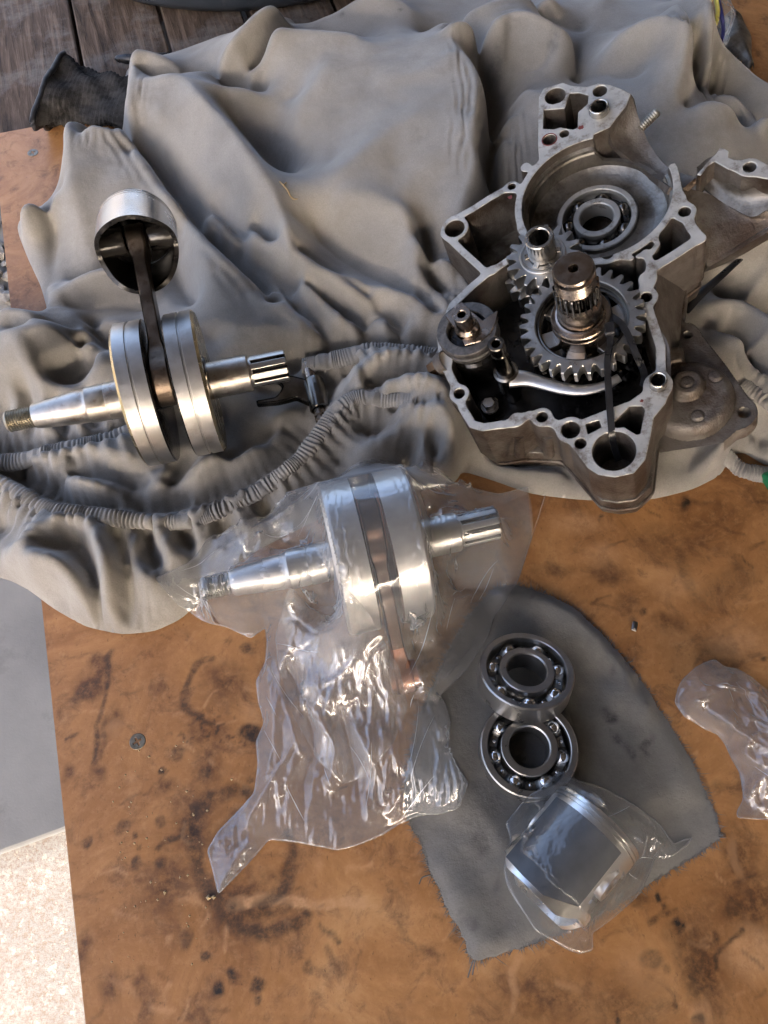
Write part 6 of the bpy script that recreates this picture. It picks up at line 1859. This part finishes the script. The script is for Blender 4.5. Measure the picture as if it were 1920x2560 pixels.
# loose piece of film at the right edge
sc_out = dense(Dp(c6s((1185, 440), (1200, 370), (1222, 325), (1290, 262), (1340, 236), (1385, 222), (1440, 262), (1500, 270), (1570, 310), (1620, 355), (1680, 400), (1760, 480), (1840, 620), (1850, 800), (1800, 960), (1720, 1020), (1660, 1030), (1560, 1026), (1500, 1020), (1497, 992), (1530, 930), (1528, 880), (1512, 790), (1470, 720), (1440, 650), (1400, 600), (1340, 575), (1285, 540), (1235, 512), (1210, 478))), 1.6, 1)
QXb, QYb = np.meshgrid(np.arange(180, 400, 1.0), np.arange(40, 350, 1.0))
qs = poly_sdf(QXb, QYb, sc_out)
fx3, fc3 = np.zeros(QXb.shape), np.zeros(QXb.shape)
for L in (q6((1230, 420, 4), (1300, 430, 16), (1420, 380, 14), (1480, 290, 8)), q6((1320, 480, 10), (1480, 560, 22), (1640, 660, 24), (1800, 800, 10)), q6((1450, 300, 6), (1480, 430, 14), (1600, 520, 20)), q6((1440, 650, 6), (1540, 700, 16), (1640, 760, 20)), q6((1550, 930, 4), (1600, 860, 14), (1680, 760, 20)), q6((1700, 1000, 3), (1720, 880, 14))): brast(L, QXb, QYb, fx3, fc3)
fix3 = (fc3 > 0) & (qs < -2)
e3 = (qs > -1.5) & (qs < 1)
h3 = np.where(fix3, fx3 / np.maximum(fc3, 1), 1.5)
TQ = solve(h3, fix3 | e3, None, 3, 200)
crq = creases(QXb, QYb, 40, 15, 70, lambda c: -.6, .7, 4.0, 4.0, 631, (190, 390, 60, 340))
TQ = blur(np.maximum(TQ + np.clip(-qs / 9, 0, 1) * crq + np.clip(-qs / 9, 0, 1) * (8 * (crumple(QXb, QYb, 30, 501, 3) - .5) + 4 * (crumple(QXb, QYb, 14, 511, 3) - .5)), 1.2), .4)
o_ = np.ones(QXb.shape)
scr = film_mesh('plastic_film', QXb, QYb, qs, TQ, .5 + TQ * .12, M['film'], None, np.array([290.0, 240.0, 0]), np.zeros(QXb.shape) + .8, o_ * 1.04 + .03 * fbm(QXb, QYb, 30, 381, 2), o_ * 1.05 + .03 * fbm(QXb, QYb, 30, 391, 2), 90, .06, .015, 43, True, (25, 190, 390, 50, 340, lambda c: -.7))
seam(sc_out, lambda x, y: 0 * x + .8, scr, np.array([290.0, 240.0, 0]), .4)
tag(scr, 'loose crumpled milky plastic film lying on the bare board at the right edge', 'plastic film')
# shift fork lying loose on the sheet -----------------------------------------
fo = D(686, 838, 26)
fk = thing('shift_fork', 'loose dark shift fork with its pin lying on the grey sheet beside the splined shaft', 'shift fork', frame(fo, (1, 0, 0), (0, 1, 0), (0, 0, 1)))
def fl_(x, y, h=26): return D(x, y, h) - fo
B().add(*lathe([(8.2, -17), (9.4, -16), (9.4, 14), (8.4, 16), (5.6, 16.5)], 32, False), 0, frame_z(fl_(684, 852, 26), fl_(676, 822, 28) - fl_(691, 882, 26))).obj('hub', M['oilsteel'], fk, 30)
pinp = [fl_(664, 786, 27), fl_(697, 916, 25)]
dp = pinp[1] - pinp[0]
Lp = np.linalg.norm(dp)
B().add(*lathe([(.01, 0), (5.0, 0), (5.6, .8), (5.6, Lp - 9), (4.6, Lp - 8.4), (4.6, Lp - 7), (5.6, Lp - 6.4), (5.6, Lp - .8), (5, Lp), (3, Lp), (2.6, Lp - 4), (.01, Lp - 4)], 32), 0, frame_z(pinp[0], dp)).obj('pin', M['shaft'], fk, 30)
xs_, ys_ = np.meshgrid(np.arange(-75, 30, .9), np.arange(-60, 60, .9))
rim = [fl_(*q)[:2] for q in ((552, 870), (556, 876), (600, 872), (618, 868), (640, 862), (672, 876), (690, 868), (690, 838), (672, 826), (655, 822), (632, 816), (612, 817), (586, 822), (600, 826), (612, 838), (606, 852), (596, 862), (575, 866))]
ff = blur(poly_sdf(xs_, ys_, rim), 1.2)
V, Fc, Mi = sdf_extrude(xs_, ys_, ff, 3.2, -3.2, 1.2)
V = np.array(V)
B().add(V, Fc).add(V * np.array([1, 1, -1]), [tuple(reversed(q)) for q in Fc]).obj('fork', M['oilsteel'], fk, 40)

# charcoal knitted glove cuff on the planks
gl = thing('work_glove', 'charcoal knitted work glove with its ribbed cuff poking out from under the sheet', 'glove', frame(D(170, 205, -6), (1, 0, 0), (0, 1, 0), (0, 0, 1)))
go = D(170, 205, -6)
def gp(x, y, h): return D(x, y, h) - go
n, m_ = 90, 64
axis = spl([gp(112, 205, 20), gp(150, 205, 16), (gp(190, 208, 15)), gp(235, 216, 17), gp(300, 232, 20), gp(380, 250, 22)], n)
wid = np.interp(np.linspace(0, 1, n), [0, .06, .25, .5, .8, 1], [58, 54, 42, 40, 50, 54])
hei = np.interp(np.linspace(0, 1, n), [0, .06, .25, .5, 1], [20, 18, 13, 13, 15])
V = []
for i in range(n):
    for k in range(m_):
        a = 2 * math.pi * k / m_
        rib = 1 + .022 * math.sin(a * 21) + .03 * math.sin(i * 2.1) * (1 if 6 < i < 55 else 0)
        wob_ = .10 * math.sin(3 * a + i * .14) + .07 * math.sin(5 * a - i * .23)
        V.append(axis[i] + np.array([.10, 1, 0]) * wid[i] * math.cos(a) * (rib + wob_) + np.array([0, 0, 1]) * hei[i] * math.sin(a) * (rib + wob_ * 2))
f_ = [tuple(reversed(q)) for q in grid_faces(n, m_, True)]
B().add(V, f_).add([v * np.array([1, .93, .9]) for v in V[:m_ * 40]], grid_faces(40, m_, True)).obj('cuff', M['glove'], gl, 180)
ringp = np.array([V[k] for k in list(range(m_)) + [0, 1]])
B().add(*tube(ringp, 3.2, 10, False)).obj('cuff_rim', M['glovedip'], gl, 180)

# thin black handle of a tool reaching under the sheet
tl = thing('black_rod', 'short black tapered rod lying across the planks, its end under the sheet', 'rod', frame(D(290, 128, 0), (1, 0, 0), (0, 1, 0), (0, 0, 1)))
to = D(290, 128, 0)
pth = spl([D(249, 127, 4) - to, D(262, 127, 5) - to, D(300, 128, 6) - to, D(400, 126, 8) - to], 30)
B().add(*tube(pth, np.interp(np.linspace(0, 1, 30), [0, .05, .2, 1], [2, 4.2, 6, 7.5]), 14)).obj('handle', M['blackplastic'], tl, 180)
B().add(*tube([D(282, 134, 1) - to, D(286, 150, 0) - to], 2.2, 8)).obj('prong', M['dowel'], tl, 180)

# blue-grey plastic basin at the top edge
tc = P(600, 0, 0)
bc_ = np.array([tc[0] - 22, tc[1] + 122, -8])
bs_ = thing('plastic_basin', 'dark blue grey rounded plastic basin standing on the planks at the top edge', 'basin', frame(bc_, (1, 0, 0), (0, 1, 0), (0, 0, 1)))
v, f = lathe([(150, 4), (163, 1), (176, 4), (186, 14), (194, 40), (199, 80), (200, 120), (196, 120), (190, 80), (180, 30), (160, 8)], 96)
v = np.array(v) * np.array([1.25, .80, 1])
B().add(v, f).obj('shell', M['tub'], bs_, 60)
v, f = lathe([(198, 112), (206, 114), (208, 120), (204, 125), (196, 122)], 96)
B().add(np.array(v) * np.array([1.25, .80, 1]), f).obj('lip', M['tub'], bs_, 60)

# things at the upper right corner: zip bag, paper gasket, tissue
zo = D(1575, 60, 0)
zb_ = thing('zip_bag', 'small clear zip bag with yellow and blue closing strips standing beside the sheet', 'zip bag', frame(zo, (1, 0, 0), (0, 1, 0), (0, 0, 1)))
def zp(x, y, h): return D(x, y, h) - zo
k1_ = lambda x, y: (1382 + .1667 * x, .1667 * y)
def surf(rows, nu, nv, mat, name, par, t=0):
    P3 = [spl(np.array(r), nu) for r in rows]
    P3 = np.array([spl(np.array([r[i] for r in P3]), nv) for i in range(nu)])
    cr_ = 1.6 * (crumple(P3[:, :, 0], P3[:, :, 1] + P3[:, :, 2], 14, 701, 7) - .5) * 3
    P3[:, :, 0] += cr_; P3[:, :, 2] += cr_
    return B().add(P3.reshape(-1, 3), grid_faces(nu, nv)).obj(name, mat, par, 180)
Z = lambda x, y, h: zp(*k1_(x, y), h)
surf([[Z(960, -60, 60), Z(850, 120, 50), Z(800, 270, 34), Z(830, 350, 20)], [Z(985, -40, 66), Z(1010, 150, 58), Z(985, 300, 46), Z(925, 420, 16)], [Z(1000, -60, 60), Z(1060, 200, 54), Z(1080, 430, 38), Z(1050, 600, 8)]], 40, 20, M['film'], 'bag_front', zb_)
surf([[Z(1000, -60, 60), Z(1060, 200, 54), Z(1080, 430, 38), Z(1050, 600, 8)], [Z(1080, -50, 56), Z(1170, 100, 48), Z(1180, 300, 36), Z(1110, 620, 6)], [Z(1120, -20, 44), Z(1240, 160, 36), Z(1190, 320, 26), Z(1100, 630, 4)]], 40, 20, M['film'], 'bag_back', zb_)
B().add(*tube(spl([Z(960, -60, 62), Z(850, 120, 52), Z(802, 270, 36), Z(815, 340, 26)], 24), 2.3, 8)).obj('yellow_strip', M['yellow'], zb_, 60)
B().add(*tube(spl([Z(985, -40, 69), Z(1012, 150, 60), Z(985, 300, 48), Z(925, 430, 18)], 24), 2.6, 8)).obj('yellow_strip', M['yellow'], zb_, 60)
B().add(*tube(spl([Z(1020, 0, 60), Z(1062, 200, 56), Z(1082, 400, 40), Z(1045, 620, 10)], 24), 2.3, 8)).obj('blue_strip', M['blue'], zb_, 60)
to_ = D(*k1_(885, 440), 20)
tp = np.array([D(*k1_(x, y), 34) for x, y in ((826, 316), (850, 350), (880, 415), (905, 455), (940, 500), (965, 560))])
V, f = tube(spl(tp, 26), np.interp(np.linspace(0, 1, 26), [0, .15, .5, 1], [5, 8, 9, 4]), 14)
V = V - to_ + rng.uniform(-1.6, 1.6, np.shape(V))
ti = B().add(V, f).obj('paper_tissue', M['white'], None, 40, None)
ti.location = tuple(to_ * S)
tag(ti, 'crumpled white scrap of tissue tucked between the sheet and the zip bag', 'tissue')
# paper gasket on the planks at the right
gxo = D(*k1_(1450, 500), -6)
GX5, GY5 = np.meshgrid(np.arange(-120, 120, 1.2), np.arange(-140, 140, 1.2))
def gk(x, y): return D(*k1_(x, y), -6)[:2] - gxo[:2]
gf = chain_dist(GX5, GY5, [tuple(q) for q in spl([gk(1180, 160), gk(1270, 200), gk(1370, 270), gk(1430, 420), gk(1470, 560), gk(1465, 700), gk(1500, 880), gk(1560, 950), gk(1700, 1050)], 40)]) - 5.5
for x, y, r in ((1360, 255, 13), (1600, 990, 13), (1485, 890, 9)):
    c_ = gk(x, y)
    gf = smin(gf, np.hypot(GX5 - c_[0], GY5 - c_[1]) - r, 6)
for x, y, r in ((1360, 255, 7.5), (1600, 990, 8), (1485, 890, 4)):
    c_ = gk(x, y)
    gf = np.maximum(gf, r - np.hypot(GX5 - c_[0], GY5 - c_[1]))
V, f, Mi = sdf_extrude(GX5, GY5, gf, 3.5, 1.5, .4)
go_ = B().add(V, f).obj('gasket', M['gasketpaper'], None, 40)
go_.location = tuple(gxo * S)
tag(go_, 'curved blue grey engine gasket with bolt holes lying on the planks at the right corner', 'gasket')
# dark cover under the zip bag
co_ = D(*k1_(1290, 620), -6)
def ck(x, y): return D(*k1_(x, y), 0)[:2] - co_[:2]
px_, py_ = np.meshgrid(np.arange(-110, 110, 2.0), np.arange(-130, 170, 2.0))
cf = poly_sdf(px_, py_, [ck(*q) for q in ((1180, 150), (1330, 300), (1440, 560), (1450, 760), (1480, 900), (1400, 960), (1250, 800), (1000, 640), (1000, 300))])
use, f = sheet_faces(cf < 0)
zc_ = 3 + 22 * np.sqrt(np.clip(1 - (1 - np.clip(-cf / 26, 0, 1)) ** 2, 0, 1)) + 2.0 * fbm(px_, py_, 40, 77)
cv = B().add(np.stack([px_[use], py_[use], zc_[use]], 1), f).obj('engine_cover', M['castin'], None, 180)
cv.location = tuple(co_ * S)
tag(cv, 'dark rounded metal engine cover partly hidden behind the zip bag', 'engine cover')

# long thin black cable tie tail right of the crankcase
k4 = lambda x, y, h: D(1348 + .2813 * x, 484 + .2813 * y, h)
so_ = k4(700, 420, 50)
pts = spl([k4(470, 665, 62) , k4(600, 530, 66), k4(800, 350, 66), k4(1022, 158, 66)], 40) - so_
stq = B().add(*tube(pts, np.interp(np.linspace(0, 1, 40), [0, .5, .96, 1], [4.4, 3.4, 2.0, 1.0]), 8, flat=.5)).obj('cable_tie', M['blackplastic'], None, 60)
stq.location = tuple(so_ * S)
tag(stq, 'long tapered black strip sticking out to the right behind the crankcase', 'cable tie')
# scrap of green plastic at the right edge
gq = D(1671, 1040, 2)
v, f = bevbox((4, 0, 4), (30, 17, 8), 2)
gr = B().add(v, f).obj('green_clip', M['green'], None, 30)
gr.location = tuple(gq * S)
gr.rotation_euler = (0, 0, .3)
tag(gr, 'green plastic clip on the board at the right edge, only its corner in view', 'clip')
# metal chip, straw and crumbs
cq = D(1370, 1354, 0)
v, f = bevbox((0, 0, 1.2), (4.2, 8.4, 2), .5)
ch = B().add(v, f).add(*bevbox((0, 0, 2.3), (2.4, 5, .8), .2)).obj('metal_chip', M['cage'], None, 30)
ch.location = tuple(cq * S)
ch.rotation_euler = (0, 0, -.3)
tag(ch, 'tiny grey rectangular metal chip on the board above the rag edge', 'metal chip')
lo_ = D(635, 430, 0)
def onsheet(x, y, dz=.8):
    p = D(x, y, 45)
    for _ in range(4): p = D(x, y, float(sheet_h(np.array([p[0]]), np.array([p[1]]))[0]) + dz)
    return p
lc = onsheet(635, 425)
sb = B()
for pts in (((604, 392), (612, 400), (622, 412), (628, 425), (640, 436)), ((628, 425), (636, 430), (646, 430)), ((612, 400), (618, 394)), ((640, 436), (652, 434))):
    sb.add(*tube(spl([onsheet(x, y) - lc for x, y in pts], 14), .75, 6))
so2 = sb.obj('straw', M['straw'], None, 180)
so2.location = tuple(lc * S)
tag(so2, 'little dry forked straw lying on the grey sheet', 'straw')
cb = B()
for x, y, s_, hh in [(1080, 1545, 2.2, 0), (1108, 1540, 1.6, 0), (855, 1515, 1.8, 0), (1200, 930, 1.2, 0)] + [(rnd.uniform(560, 1100), rnd.uniform(700, 1900), rnd.uniform(.5, 1.2), 0) for _ in range(60)]:
    p = D(*c5(x, y), 0)
    v = np.array([(1, 0, 0), (-1, .2, 0), (.1, 1, .1), (0, -1, 0), (.1, .1, 1)]) * s_ * rng.uniform(.6, 1.2, (5, 1))
    cb.add(v + p + np.array([0, 0, .2]), [(0, 2, 4), (2, 1, 4), (1, 3, 4), (3, 0, 4), (0, 3, 1, 2)])
tag(cb.obj('crumbs', M['straw'], None, 0), kind='stuff')
